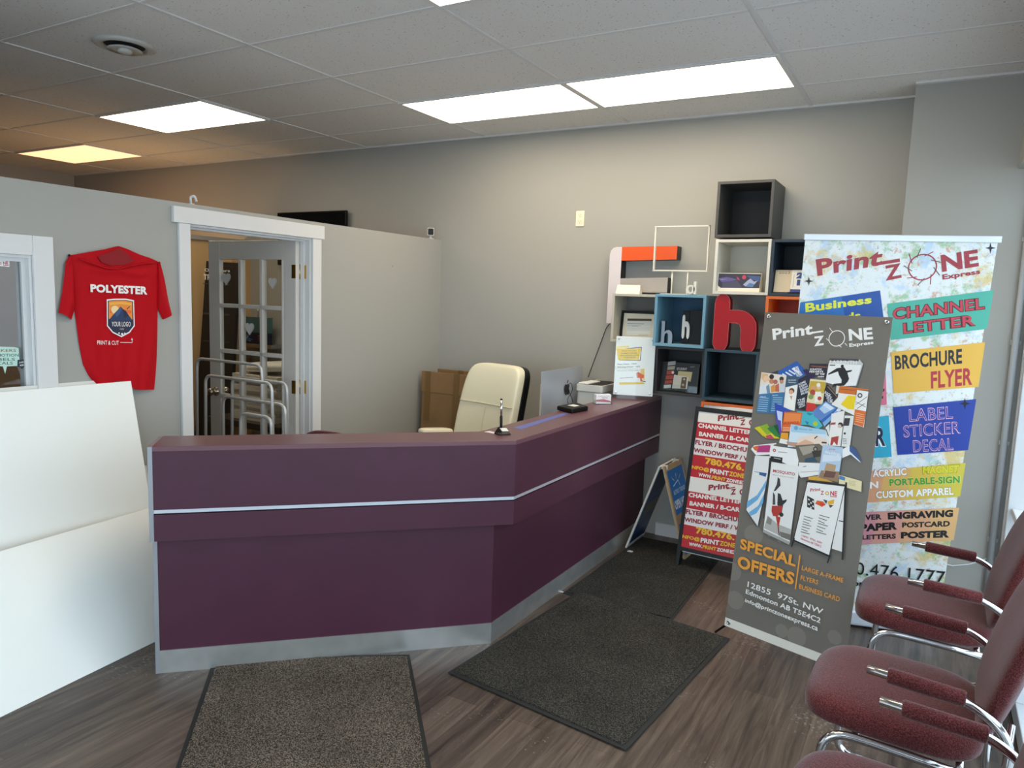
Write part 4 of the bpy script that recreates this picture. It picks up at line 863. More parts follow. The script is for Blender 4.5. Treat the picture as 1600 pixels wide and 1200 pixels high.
  ('p','b5472c',[(0.0345,0.0824),(0.0856,0.0899),(0.085,0.0678),(0.0353,0.0586)]),
  ('p','e8e2da',[(0.0286,0.052),(0.0816,0.0598),(0.0805,0.0359),(0.0288,0.0281)]),
  ('p','d9c890',[(0.1207,0.1563),(0.2191,0.1572),(0.2128,0.0892),(0.1193,0.1135)]),
  ('p','e8dfcc',[(0.0934,0.1292),(0.1965,0.1201),(0.1935,0.0375),(0.0887,0.0337)]),
  ('p','6b5140',[(0.1503,0.1162),(0.1847,0.1191),(0.1843,0.0396),(0.1467,0.039)]),
  ('d','d9cdb8',(0.1673,0.1029),0.0071),
  ('d','c9b9a0',(0.1637,0.0642),0.0083),
  ('t','c9c7c4','STUDENT',[(0.1093,0.1613),(0.1808,0.1659),(0.1791,0.1822),(0.1074,0.179)],0.8),
  ('t','8f8c88','YOU',[(0.1987,0.182),(0.2304,0.1904),(0.2293,0.2003),(0.1974,0.1937)],0.3),
 ],
 'CE':[
  ('p','d9d3bf',[(0.0127,0.1856),(0.2363,0.1936),(0.2472,0.0154),(0.0207,0.0115)]),
  ('p','d8dad6',[(0.0467,0.1282),(0.2279,0.1367),(0.2262,0.0369),(0.0493,0.0315)]),
  ('p','4a3826',[(0.0458,0.1489),(0.2262,0.1542),(0.2278,0.1385),(0.0474,0.1329)]),
  ('l','6f706c',0.003,[(0.0484,0.1117),(0.1732,0.1159)]),
  ('l','8f908c',0.0025,[(0.0511,0.0973),(0.1532,0.1017)]),
  ('l','8f908c',0.0025,[(0.0855,0.0933),(0.1323,0.0956)]),
  ('l','a9bbb6',0.003,[(0.0517,0.0789),(0.2211,0.0876)]),
  ('l','a9b3c0',0.003,[(0.053,0.0663),(0.2224,0.0752)]),
  ('l','8f908c',0.002,[(0.1397,0.0343),(0.2119,0.0383)]),
 ],
 'GB':[
  ('p','f1ead8',[(0.0053,0.1212),(0.2715,0.1207),(0.265,0.0083),(0.0018,0.0056)]),
  ('p','3a3644',[(0.0061,0.1184),(0.2704,0.1179),(0.2647,0.0302),(0.023,0.0267),(0.0051,0.041)]),
  ('p','6a5c96',[(0.0048,0.0874),(0.0575,0.0981),(0.1251,0.0825),(0.0709,0.0648),(0.0261,0.0639)]),
  ('p','8d8ab0',[(0.0051,0.0832),(0.0639,0.0856),(0.031,0.0753)]),
  ('p','4f4a63',[(0.0317,0.064),(0.1255,0.077),(0.1561,0.0332),(0.0341,0.029)]),
  ('d','d2405a',(0.1666,0.0971),0.0131),
  ('p','c2455d',[(0.1183,0.1019),(0.1326,0.0938),(0.1422,0.0745),(0.1251,0.0825)]),
  ('p','4a5f94',[(0.1781,0.1083),(0.2674,0.1042),(0.262,0.0685),(0.2207,0.0815)]),
  ('p','a9b2d2',[(0.1631,0.05),(0.1886,0.0754),(0.2066,0.0895),(0.2296,0.0707),(0.2507,0.0766),(0.2286,0.0459),(0.1803,0.0393)]),
  ('p','5a7fae',[(0.1803,0.0393),(0.2031,0.0619),(0.2334,0.0542),(0.224,0.0348)]),
 ],
}
SHIRT={
 'left': [(2.1222, 1.1919), (2.0897, 1.2373), (2.0631, 1.2969), (2.046, 1.4025), (2.0351, 1.5158), (2.0261, 1.6278), (2.0154, 1.7383), (2.0094, 1.8241)] ,
 'right': [(2.4415, 1.133), (2.4527, 1.2204), (2.4644, 1.3246), (2.4708, 1.4495), (2.4739, 1.5738), (2.4798, 1.677), (2.484, 1.7592), (2.4855, 1.8206)] ,
 'top': [(2.0095, 1.826), (2.0913, 1.8472), (2.1782, 1.8675), (2.2505, 1.8901), (2.2993, 1.8782), (2.3616, 1.8551), (2.4151, 1.8426), (2.4856, 1.8226)] ,
 'bottom': [(2.1221, 1.19), (2.1767, 1.1912), (2.2276, 1.1969), (2.2587, 1.1984), (2.31, 1.1513), (2.3421, 1.1433), (2.3857, 1.1392), (2.4415, 1.133)] ,
 'sl_out': [(2.0132, 1.828), (1.9903, 1.792), (1.9829, 1.7369), (1.9697, 1.6451), (1.9511, 1.5515)] ,
 'sl_in': [(2.0185, 1.8247), (2.0301, 1.739), (2.0326, 1.6558), (2.0352, 1.572), (2.0129, 1.5142)] ,
 'sr_out': [(2.4834, 1.8246), (2.4981, 1.7804), (2.5146, 1.7089), (2.5311, 1.6263), (2.5503, 1.5489)] ,
 'sr_in': [(2.4765, 1.8201), (2.4745, 1.7383), (2.4725, 1.6562), (2.4727, 1.5738), (2.4997, 1.5136)] ,
 'collar': [(2.1566, 1.8016), (2.2054, 1.7891), (2.2763, 1.7968), (2.3288, 1.8194), (2.2883, 1.856), (2.2502, 1.8804), (2.1975, 1.8536), (2.1383, 1.8307)] ,
 'collar_rim': [(2.0437, 1.8135), (2.1084, 1.7941), (2.1753, 1.7741), (2.2349, 1.7723), (2.2967, 1.7901), (2.3817, 1.8096), (2.4475, 1.8184)] ,
 'pins': [(2.0105, 1.8269), (2.4832, 1.8184)] }
AFB,AFT=0.1343,1.0205
RHTOP=1.9868

# ================================================================== the room
FL = MB().mat(floor_mat()); FL.box(-9.2, .6, -3.2, 5.3, -.12, 0); struct(FL.build('floor'))
CE = MB().mat(tile_mat()); CE.box(-9.2, .6, -3.2, 5.3, CEIL, CEIL+.1); struct(CE.build('ceiling'))
gx = [-4.4656+1.2192*i for i in range(-4, 5)]; gy = [1.5372+.6096*j for j in range(-5, 6)]
g = MB().mat(mat('grid_bar', 'dddad8', .5))
for x in gx:
    if x < .42: g.box(x-.012, x+.012, -2.0, 5.08, CEIL-.006, CEIL+.001)
for y in gy: g.box(-9.1, .42, y-.012, y+.012, CEIL-.004, CEIL+.001)
g.box(-9.1, -.22, 5.05, 5.084, CEIL-.012, CEIL+.001); g.box(-.22, .42, 4.76, 4.793, CEIL-.012, CEIL+.001)
struct(g.build('trim_1'))
b = MB().mat(PAINT); b.box(-9.2, .6, WALL_Y, WALL_Y+.15, 0, CEIL); struct(b.build('wall_back'))
b = MB().mat(PAINT); b.box(-.22, .6, 4.793, WALL_Y, 0, CEIL); struct(b.build('wall_column'))
b = MB().mat(PAINT); b.box(-9.2, -9.05, -2.15, WALL_Y, 0, CEIL); struct(b.build('wall_left'))
FY0 = -2.0
b = MB().mat(PAINT); b.box(-9.05, -3.55, FY0-.15, FY0, 0, CEIL); b.box(-3.55, .6, FY0-.15, FY0, 2.5, CEIL); b.box(-3.55, .6, FY0-.15, FY0, 0, .12); b.box(.36, .6, FY0-.15, FY0, .12, 2.5); struct(b.build('wall_front'))
w3 = bpy.data.objects.new('window_3', None); COL.objects.link(w3); w3.location = (-1.6, FY0, .12); struct(w3)
b = MB().mat(mat('white_storefront_frame', 'd4d6d8', .35))
for x in (-3.55, -2.3, -1.0, .30): b.box(x, x+.06, FY0-.12, FY0, .12, 2.5)
b.box(-3.55, .36, FY0-.12, FY0, .12, .18); b.box(-3.55, .36, FY0-.12, FY0, 2.44, 2.5); b.box(-3.49, .30, FY0-.10, FY0-.02, 2.06, 2.10); b.build('window_frame', w3)
b = MB().mat(GLASS); b.box(-3.49, .30, FY0-.064, FY0-.058, .18, 2.44); b.build('glass', w3)
# partition with a window and a doorway
PT = 2.155; x0, x1 = PART_X-.12, PART_X
D0, D1, DH = 2.674, 3.601, 2.043
W0, W1, WB, WT = .45, 1.845, .95, 1.815
b = MB().mat(PAINT)
b.box(x0, x1, D1, WALL_Y, 0, PT); b.box(x0, x1, D0, D1, DH, PT); b.box(x0, x1, W1, D0, 0, PT)
b.box(x0, x1, W0, W1, 0, WB); b.box(x0, x1, W0, W1, WT, PT); b.box(x0, x1, -2.0, W0, 0, PT)
struct(b.build('wall_partition'))
b = MB().mat(mat('tan_wall_paint', 'c2a071', .6)); b.box(-6.08, -6.0, 3.2, WALL_Y, 0, 2.13)
b.mat(mat('grey_cap', '9a968e', .5)); b.box(-6.1, -5.98, 3.2, WALL_Y, 2.13, 2.17); struct(b.build('wall_storeroom'))
# window in the partition
wn = bpy.data.objects.new('window_1', None); COL.objects.link(wn); wn.location = (PART_X, 1.1, WB); struct(wn)
b = MB().mat(WHITE); t = .092
b.box(x1, x1+.018, W1, W1+t, WB-t, WT+t); b.box(x1, x1+.018, W0-t, W0, WB-t, WT+t)
b.box(x1, x1+.018, W0, W1, WT, WT+t); b.box(x1, x1+.018, W0, W1, WB-t, WB); b.build('casing', wn, bevel=.003)
b = MB().mat(WHITE)
for i, (dx0, dx1, w) in enumerate(((x1-.03, x1, .012), (x1-.07, x1-.03, .03), (x0, x1-.07, .012))):
    b.box(dx0, dx1, W1-w, W1, WB, WT); b.box(dx0, dx1, W0, W0+w, WB, WT); b.box(dx0, dx1, W0+w, W1-w, WT-w, WT); b.box(dx0, dx1, W0+w, W1-w, WB, WB+w)
b.build('window_frame', wn)
b = MB().mat(INGLASS); b.box(-3.706, -3.702, W0+.03, W1-.03, WB+.03, WT-.03); b.build('glass', wn)
T = frame(*PLANES['WN']); b = MB(); draw(b, T, ART['WN'], -.0012)
d = b.build('decal', wn); d['label'] = 'mint green and black stickers on the glass'
# doorway: casing, jambs and the open glazed leaf
dr = bpy.data.objects.new('door_1', None); COL.objects.link(dr); dr.location = (PART_X, (D0+D1)/2, 0); struct(dr)
b = MB().mat(WHITE)
b.box(x1, x1+.02, D0-.07, D0, 0, DH); b.box(x1, x1+.02, D1, D1+.078, 0, DH)
b.box(x1, x1+.026, D0-.105, D1+.10, DH, DH+.088); b.build('casing', dr, bevel=.003)
b = MB().mat(WHITE)
b.box(x0, x1, D0, D0+.012, 0, DH-.012); b.box(x0, x1, D1-.012, D1, 0, DH-.012); b.box(x0, x1, D0, D1, DH-.012, DH)
b.box(x0+.04, x1-.045, D1-.024, D1-.012, 0, DH-.012); b.box(x0+.04, x1-.045, D0+.012, D0+.024, 0, DH-.012); b.box(x0+.04, x1-.045, D0+.024, D1-.024, DH-.024, DH-.012)
b.build('jamb', dr)
LW, LH, LT = .865, 2.02, .035
rot = R(-179.0); hx, hy = -3.735, 3.573
T = Matrix.Translation((hx, hy, .008)) @ Matrix.Rotation(rot, 4, 'Z')      # local x along the leaf, y thickness
st = .115; gz0, gz1 = .25, LH-.13; cw_ = (LW-2*st)/3; rows = 5; rh = (gz1-gz0)/rows
b = MB().mat(mat('door_paint', 'd3cec6', .4))
b.box(0, st, 0, LT, 0, LH, T); b.box(LW-st, LW, 0, LT, 0, LH, T); b.box(st, LW-st, 0, LT, 0, gz0, T); b.box(st, LW-st, 0, LT, gz1, LH, T)
leaf = b.build('door_leaf', dr, bevel=.003)
b = MB().mat(mat('door_paint', 'd3cec6', .4))
for i in (1, 2): b.box(st+cw_*i-.014, st+cw_*i+.014, -.004, LT+.004, gz0, gz1, T)
for j in range(1, rows): b.box(st, LW-st, -.004, LT+.004, gz0+rh*j-.014, gz0+rh*j+.014, T)
for i in range(3): b.box(st+cw_*i, st+cw_*i+.016, -.003, LT+.003, gz0, gz1, T)
b.build('muntin_grid', leaf, bevel=.004)
b = MB().mat(DOORGLASS); b.box(st, LW-st, .015, .019, gz0, gz1, T); b.build('glass', leaf)
def heart(mb, cx, cz, w, T, y):
    pts = []
    for i in range(28):
        q = 2*PI*i/28; pts.append((cx+w*.5*math.sin(q)**3, cz+w*.036*(13*math.cos(q)-5*math.cos(2*q)-2*math.cos(3*q)-math.cos(4*q))))
    mb.add([T @ Vector((p[0], y, p[1])) for p in pts], [tuple(range(28))])
b = MB().mat(mat('frosted_decal', 'd4d2ce', .7))
for cx, cz, w in ((.70, 1.755, .085), (.235, 1.735, .075), (.465, 1.41, .085)): heart(b, cx, cz, w, T, .0215); heart(b, cx, cz, w, T, .0125)
d = b.build('heart_decal', leaf); d['label'] = 'frosted heart stickers on the panes'
kn = MB().mat(mat('satin_nickel', 'b0a595', .25, 1.))
for sgn in (1, -1):
    Tk = T @ Matrix.Translation((LW-.065, LT/2, .93)) @ Matrix.Rotation(R(-90*sgn), 4, 'X')
    kn.lathe([(.033, LT/2), (.033, LT/2+.006), (.011, LT/2+.012), (.011, LT/2+.03), (.024, LT/2+.038), (.029, LT/2+.052), (.024, LT/2+.064), (.008, LT/2+.068)], Tk.translation, 20, Tk.to_3x3())
kn.build('door_knob', leaf)
for z in (1.82, 1.04, .25):
    b = MB().mat(BRASS); b.box(-3.735, -3.69, D1-.0155, D1-.012, z-.045, z+.045); b.box(0, .035, LT, LT+.003, z-.053, z+.037, T)
    b.tube([(-3.738, 3.577, z-.05), (-3.738, 3.577, z+.05)], .0065, 10); b.build('hinge', dr)

# storefront glazing on the right, with the pipe in the corner and the soffit above
sf = bpy.data.objects.new('window_2', None); COL.objects.link(sf); sf.location = (WIN_X, 1., 0); struct(sf)
b = MB().mat(mat('white_storefront_frame', 'd4d6d8', .35))
for y in (4.70, 3.55, 2.05, .55, -.95): b.box(WIN_X, WIN_X+.12, y, y+.055, .1, 2.46)
b.box(WIN_X, WIN_X+.12, -2.0, 4.793, .02, .10); b.box(WIN_X, WIN_X+.12, -2.0, 4.793, 2.46, 2.52); b.box(WIN_X+.02, WIN_X+.1, -2.0, 4.7, .62, .66)
b.box(WIN_X-.008, WIN_X+.03, 4.755, 4.792, .1, 2.46)
b.build('window_frame', sf, bevel=.004)
b = MB().mat(GLASS); b.box(WIN_X+.07, WIN_X+.076, -2.0, 4.72, .09, 2.48); b.build('glass', sf)
b = MB().mat(PAINT); b.box(WIN_X, .6, -2.0, 4.793, 2.5, CEIL); b.box(.30, WIN_X, -2.0, 4.793, 2.47, CEIL); struct(b.build('wall_right'))
b = MB().mat(mat('conduit_paint', 'a9adb0', .45)); b.tube([(.375, 4.775, .0), (.375, 4.775, 2.47)], .017, 14)
for z in (.45, 1.0, 1.55, 2.1): b.box(.352, .40, 4.775, 4.793, z-.012, z+.012)
struct(b.build('trim_2'))
b = MB().mat(mat('pavement', 'a9a8a5', .9, var=.1)); b.box(.6, 14, -9, 12, -.25, -.1); struct(b.build('ground_outside'))
b = MB().mat(WHITE); b.box(-3.66, -1.79, 5.072, 5.084, 0, .09); b.box(-1.66, -.22, 5.072, 5.084, 0, .09); struct(b.build('baseboard_back'))

# ------------------------------------------------------------------ ceiling lights and vent
def ceiling_light(i, j, label, rgb, k, group='recessed fluorescent panels in the tiled ceiling'):
    xa, ya = -4.4656+1.2192*i, 1.5372+.6096*j
    t = thing('ceiling_light', label, 'light', (xa+.61, ya+.305, CEIL-.02), 0, group)
    f = MB().mat(WHITE); xb, yb = xa+1.2192, ya+.6096; w = .022
    f.box(xa, xb, ya, ya+w, CEIL-.012, CEIL); f.box(xa, xb, yb-w, yb, CEIL-.012, CEIL); f.box(xa, xa+w, ya+w, yb-w, CEIL-.012, CEIL); f.box(xb-w, xb, ya+w, yb-w, CEIL-.012, CEIL)
    f.build('frame', t)
    d = MB().mat(emit('diffuser_%d_%d' % (i, j), rgb, k)); d.box(xa+w, xb-w, ya+w, yb-w, CEIL-.009, CEIL-.002); d.build('diffuser', t)
wm = (1., .86, .66)
ceiling_light(-1, 3, 'white ceiling light panel left of the others, nearest the round vent', wm, LAMP)
ceiling_light(1, 4, 'middle bright ceiling light panel above the desk, touching the longest panel', wm, LAMP)
ceiling_light(2, 4, 'largest bright ceiling light panel, above the cube shelves and next to the column', wm, LAMP)
ceiling_light(2, 1, 'ceiling light panel cut off by the top edge of the photo', wm, LAMP)
ceiling_light(-3, 4, 'amber stained ceiling light panel far left, over the room behind the partition', (1., .49, .25), 1.6)
ld = bpy.data.lights.new('storeroom_lamp', 'POINT'); ld.energy = 15; ld.color = (1., .62, .30); ld.shadow_soft_size = .12
lo = bpy.data.objects.new('storeroom_lamp', ld); lo.location = (-6.6, 4.35, 1.75); COL.objects.link(lo)
v = thing('ceiling_vent', 'round white air diffuser in a ceiling tile', 'vent', (-3.88, 2.47, CEIL-.03))
Tdn = Matrix.Rotation(PI, 3, 'X')
vm = mat('vent_enamel', 'c4c0ba', .4)
b = MB().mat(vm); b.lathe([(.15, 0), (.155, .006), (.125, .018), (.105, .012), (.10, .004)], (-3.88, 2.47, CEIL), 36, Tdn); b.build('outer_ring', v)
b = MB().mat(mat('vent_dark', '2a2826', .8)); b.lathe([(.104, 0), (.104, .003)], (-3.88, 2.47, CEIL-.001), 30, Tdn); b.build('throat', v)
b = MB().mat(vm); b.lathe([(.05, .012), (.085, .026), (.088, .030), (.05, .026)], (-3.88, 2.47, CEIL), 30, Tdn); b.build('inner_ring', v)
b = MB().mat(vm); b.lathe([(.012, .008), (.038, .034), (.03, .044), (.004, .048)], (-3.88, 2.47, CEIL), 24, Tdn); b.build('cone', v)

# ------------------------------------------------------------------ floor mats
def floor_mat_thing(name, label, pts, base, dots, z, group=None):
    cx = sum(p[0] for p in pts)/4; cy = sum(p[1] for p in pts)/4
    t = thing(name, label, 'mat', (cx, cy, z))
    ins = [(cx+(p[0]-cx)*.955, cy+(p[1]-cy)*.965) for p in pts]
    b = MB().mat(RUBBER); b.prism(pts, z, z+.004); b.build('rubber_border', t)
    b = MB().mat(speckle(name+label[:6], base, dots, 260., .56, .98, 1.0, .18)); b.prism(ins, z+.003, z+.010); b.build('carpet_pile', t)
floor_mat_thing('floor_mat', 'charcoal carpet mat in front of the grey tilted banner, overlapping a darker mat', [(-1.769, 2.585), (-.877, 2.487), (-.772, 3.66), (-1.671, 3.776)], '23221f', '57534b', .0045)
floor_mat_thing('floor_mat', 'grey flecked carpet mat before the front face of the counter', [(-1.755, 1.05), (-1.024, 1.57), (-2.019, 2.624), (-2.75, 2.108)], '35302b', '87796b', .0)
floor_mat_thing('floor_mat', 'dark carpet mat under the sandwich boards, running to the back wall', [(-1.74, 3.70), (-1.09, 3.70), (-1.123, 4.95), (-1.713, 4.95)], '22221f', '4f4c46', .0)
for x, y, s, lb in ((-1.665, 4.58, .018, 'white paper scrap on the dark mat by the far kick plate'), (-1.757, 3.715, .012, 'small white paper scrap on the floor midway along the kick plate')):
    b = MB().mat(ink('d8d6d2')); b.prism([(x-s, y-s*.6), (x+s*.8, y-s*.5), (x+s, y+s*.5), (x-s*.5, y+s*.8)], .011 if y > 4 else .0005, .016 if y > 4 else .003); tag(b.build('paper_scrap'), lb, 'paper')

# ------------------------------------------------------------------ reception counter
TOP = 1.03; OH = .62
c45 = math.sqrt(.5)
def offs(d, xr, q=None):
    """corner of the line x = xr and the 45 degree front line moved in by d"""
    # front line passes F0 - d*n with n=(1,-1)/sqrt2 pointing to the viewer
    return (xr, xr+F0[1]-F0[0]+d*math.sqrt(2))
F0 = (-1.668, 2.957); LEN = 1.575
def front_pt(d, s):
    n = Vector((c45, -c45)); dirv = Vector((c45, c45)); p = Vector(F0)-n*d-dirv*s; return (p.x, p.y)
ct = thing('reception_counter', 'plum purple L-shaped reception counter with steel kick plate', 'counter', (-2.0, 3.2, 0))
def ring_poly(d0, d1, xr0, xr1, s0, yend):
    """L shaped plan strip between the outer offset d0 and the inner one d1"""
    return [front_pt(d0, s0), offs(d0, xr0), (xr0, yend), (xr1, yend), offs(d1, xr1), front_pt(d1, s0)]
YE = 5.07
b = MB().mat(PURPTOP); b.prism(ring_poly(0, .235, F0[0], F0[0]-.255, LEN, YE), TOP-.022, TOP); b.build('countertop', ct, bevel=.0015)
b = MB().mat(PURPLE); b.prism(ring_poly(.001, .03, F0[0]-.001, F0[0]-.03, LEN, YE), .757, TOP-.022); b.build('upper_fascia', ct)
b = MB().mat(STRIP); b.prism(ring_poly(.004, .03, F0[0]-.004, F0[0]-.03, LEN, YE), .741, .757)
b.build('metal_strip', ct)
b = MB().mat(BLACK); b.prism(ring_poly(.012, .03, F0[0]-.012, F0[0]-.03, LEN, YE), .736, .741); b.mat(PURPLE); b.prism(ring_poly(.001, .03, F0[0]-.001, F0[0]-.03, LEN, YE), OH, .736)
b.prism(ring_poly(.03, .235, F0[0]-.03, F0[0]-.255, LEN, YE), OH, OH+.02); b.build('lower_fascia', ct)
b = MB().mat(PURPLE); b.prism(ring_poly(.062, .085, -1.768, -1.79, LEN, 5.07), .10, OH); b.build('base_panel', ct)
b = MB().mat(SHEEN); b.prism(ring_poly(.058, .085, -1.764, -1.79, LEN, 5.07), 0, .105); b.build('kick_plate', ct)
b = MB().mat(EDGE)
b.prism([front_pt(0, LEN), front_pt(.235, LEN), front_pt(.235, LEN+.018), front_pt(0, LEN+.018)], OH, TOP-.001); b.prism([front_pt(.058, LEN), front_pt(.235, LEN), front_pt(.235, LEN+.018), front_pt(.058, LEN+.018)], 0, OH); b.build('end_panel', ct)
b = MB().mat(PURPLE); b.prism([front_pt(.235, LEN), offs(.235, F0[0]-.255), (F0[0]-.255, YE), (F0[0]-.28, YE), offs(.26, F0[0]-.28), front_pt(.26, LEN)], OH, TOP-.022); b.build('inner_panel', ct)
b = MB().mat(mat('grey_desk_laminate', '8d8a88', .45)); b.prism([front_pt(.26, LEN), offs(.26, F0[0]-.28), (F0[0]-.28, YE), (F0[0]-.85, YE), offs(.68, F0[0]-.85), front_pt(.68, LEN)], .70, .73)
b.build('worktop', ct)
b = MB().mat(ink('5a62a8')); b.prism([(-1.845, 3.235), (-1.79, 3.215), (-1.825, 3.86), (-1.865, 3.86)], TOP, TOP+.0006); tag(b.build('painter_tape'), 'strip of blue tape stuck along the countertop', 'tape')

# ------------------------------------------------------------------ things on the counter
ph = thing('pen_stand', 'pen standing upright in a small black countertop holder', 'pen holder', (-1.80, 3.05, TOP))
b = MB().mat(BLACK); b.prism([(-1.835, 3.03), (-1.79, 3.005), (-1.757, 3.055), (-1.80, 3.085)], TOP, TOP+.006)
b.add([(-1.835, 3.03, TOP+.006), (-1.79, 3.005, TOP+.006), (-1.757, 3.055, TOP+.006), (-1.80, 3.085, TOP+.006), (-1.825, 3.05, TOP+.032), (-1.79, 3.03, TOP+.012), (-1.765, 3.06, TOP+.012), (-1.80, 3.08, TOP+.032)], [(0, 1, 5, 4), (1, 2, 6, 5), (2, 3, 7, 6), (3, 0, 4, 7), (4, 5, 6, 7)]); b.build('base', ph)
b = MB().mat(ink('c9c7c4')); b.add([(-1.815, 3.046, TOP+.0285), (-1.793, 3.034, TOP+.0165), (-1.771, 3.061, TOP+.0165), (-1.795, 3.074, TOP+.0285)], [(0, 1, 2, 3)]); b.build('label_plate', ph)
b = MB().mat(BLACK); b.tube([(-1.815, 3.06, TOP+.02), (-1.818, 3.062, TOP+.085)], [.007, .0075], 10); b.mat(CHROME); b.tube([(-1.818, 3.062, TOP+.085), (-1.822, 3.065, TOP+.165)], .0055, 10); b.mat(BLACK); b.tube([(-1.822, 3.065, TOP+.165), (-1.8225, 3.0655, TOP+.172)], .006, 10); b.build('pen', ph)
b = MB().mat(ink('e6e0e2')); b.prism([(-1.90, 3.04), (-1.83, 3.03), (-1.825, 3.06), (-1.89, 3.075)], TOP, TOP+.001); tag(b.build('paper_slip'), 'white paper slip beside the pen holder', 'paper')
rd = thing('card_reader', 'flat black device with a white sticker on the counter by the computer', 'card reader', (-1.88, 4.02, TOP), R(8))
rp = [(-1.945, 3.93), (-1.815, 3.875), (-1.79, 4.05), (-1.925, 4.16)]
b = MB().mat(BLACK); b.prism(rp, TOP, TOP+.028); b.build('body', rd, bevel=.008, seg=3)
b = MB().mat(ink('e2e2dc')); b.prism([(-1.90, 3.985), (-1.845, 3.965), (-1.835, 4.02), (-1.89, 4.05)], TOP+.028, TOP+.0292); b.build('sticker', rd)
b = MB().mat(CABLE); b.tube(fillet([(-1.925, 4.05, TOP+.02), (-1.95, 4.08, TOP+.05), (-1.95, 4.16, TOP+.10), (-1.95, 4.13, TOP+.155), (-1.95, 4.08, TOP+.14), (-1.95, 4.11, TOP+.09), (-1.955, 4.17, TOP+.04), (-1.96, 4.19, TOP+.01)], .05, 6), .0022, 6); b.build('cable', rd)
ch = thing('card_holder', 'clear business card holder full of white cards on the counter', 'card holder', (-1.85, 4.44, TOP))
u = Vector((.085, .085, 0)).normalized(); n = Vector((-u.y, u.x, 0)); o = Vector((-1.862, 4.325, TOP))
T = Matrix((u, n, (0, 0, 1))).transposed().to_4x4(); T.translation = o
b = MB().mat(ACRYL); b.box(0, .115, 0, .003, 0, .028, T); b.box(0, .115, .0, .06, 0, .003, T); b.box(0, .115, .055, .058, 0, .06, T); b.box(0, .003, .003, .055, 0, .03, T); b.box(.112, .115, .003, .055, 0, .03, T); b.build('tray', ch)
b = MB().mat(ink('f3efee'))
for i in range(6): b.box(.006, .109, .008+.007*i, .0135+.007*i, .004, .062+.002*(i % 2), T)
draw(b, T @ frame((0, .0078, 0), (1, 0, 0), (0, 0, 1)), [('p', 'c9767e', [(.006, .018), (.109, .012), (.109, .02), (.06, .034), (.006, .03)]), ('l', 'b5505a', .003, [(.045, .042), (.085, .042)]), ('l', 'b9b5b3', .002, [(.02, .052), (.095, .052)])], .0002)
b.build('business_cards', ch)
sg = thing('notice_stand', 'acrylic stand with white payment notice at the wall end of the counter', 'sign', PLANES['AC'][0])
T = frame(*PLANES['AC'])
cg = ART['AC'][0][2]; AW = max(p[0] for p in cg); AH = max(p[1] for p in cg)
b = MB().mat(ink('f6f5f3')); b.box(0, AW, -.0, AH, -.004, -.002, T); draw(b, T, ART['AC'][1:], -.0018); b.build('printed_notice', sg)
b = MB().mat(ACRYL); b.box(0, AW, -.0265, AH, 0.0005, .003, T); b.box(0, AW, -.0265, -.022, -.06, 0.0005, T); acp = b.build('acrylic_plate', sg)
for uu in (.018, AW-.018):
    for vv in (.018, AH-.018): b = MB().mat(CHROME); b.lathe([(.007, .003), (.007, .009), (.004, .011)], T @ Vector((uu, vv, 0)), 12, T.to_3x3()); b.build('standoff_screw', acp)
# computer seen from behind
im = thing('desktop_computer', 'silver all-in-one computer seen from behind, on the desk', 'computer', (-2.24, 4.58, .73))
b = MB().mat(mat('computer_aluminium', 'c3c8cf', .38, .5))
def imac_pt(y, z, bul): return (-2.205-.0*z+bul, y, z)
ny, nz = 16, 12; yv = [4.275+.64*i/ny for i in range(ny+1)]; zv = [.83+.385*j/nz for j in range(nz+1)]
vs = []
for j in range(nz+1):
    for i in range(ny+1):
        a = 1-((i-ny/2)/(ny/2))**2; c = 1-((j-nz/2)/(nz/2))**2
        vs.append((-2.225-(zv[j]-1.0)*.05+.012*a*c, yv[i], zv[j]))
fs = [(j*(ny+1)+i, j*(ny+1)+i+1, (j+1)*(ny+1)+i+1, (j+1)*(ny+1)+i) for j in range(nz) for i in range(ny)]
b.add(vs, fs, True)
vb = [(q[0]-.006-.0, q[1], q[2]) for q in vs]
vb = [(-2.231-(q[2]-1.0)*.05, q[1], q[2]) for q in vs]
b.add(vb, [f[::-1] for f in fs])
def edge_idx(): return list(range(0, ny+1))+[(j*(ny+1)+ny) for j in range(1, nz+1)]+[nz*(ny+1)+i for i in range(ny-1, -1, -1)]+[j*(ny+1) for j in range(nz-1, 0, -1)]
ei = edge_idx(); k = len(vs); b.add([vs[i] for i in ei]+[vb[i] for i in ei], [(i, len(ei)+i, len(ei)+(i+1) % len(ei), (i+1) % len(ei)) for i in range(len(ei))])
b.build('housing', im)
b = MB().mat(BLACK); b.add([(-2.2318-(z-1.0)*.05, y, z) for y, z in ((4.285, .84), (4.905, .84), (4.905, 1.205), (4.285, 1.205))], [(3, 2, 1, 0)]); b.build('screen', im)
b = MB().mat(mat('computer_aluminium', 'c3c8cf', .38, .5)); b.prism([(-2.20, .88), (-2.19, .88), (-2.13, .735), (-2.12, .73), (-2.32, .73), (-2.32, .737), (-2.15, .74)], 4.50, 4.69, Matrix(((1, 0, 0, 0), (0, 0, 1, 0), (0, 1, 0, 0), (0, 0, 0, 1)))); b.build('stand', im)
b = MB().mat(mat('logo_black', '0d0e10', .25))
ap = [(.0, .24), (.10, .29), (.22, .30), (.33, .25), (.40, .16), (.33, .08), (.30, -.02), (.33, -.12), (.42, -.19), (.36, -.32), (.26, -.43), (.16, -.45), (.05, -.41), (-.04, -.41), (-.14, -.45), (-.24, -.43), (-.36, -.28), (-.43, -.08), (-.42, .10), (-.34, .23), (-.22, .30), (-.10, .29)]
lf = [(.0, .34), (.04, .46), (.13, .55), (.22, .58), (.20, .46), (.12, .37)]
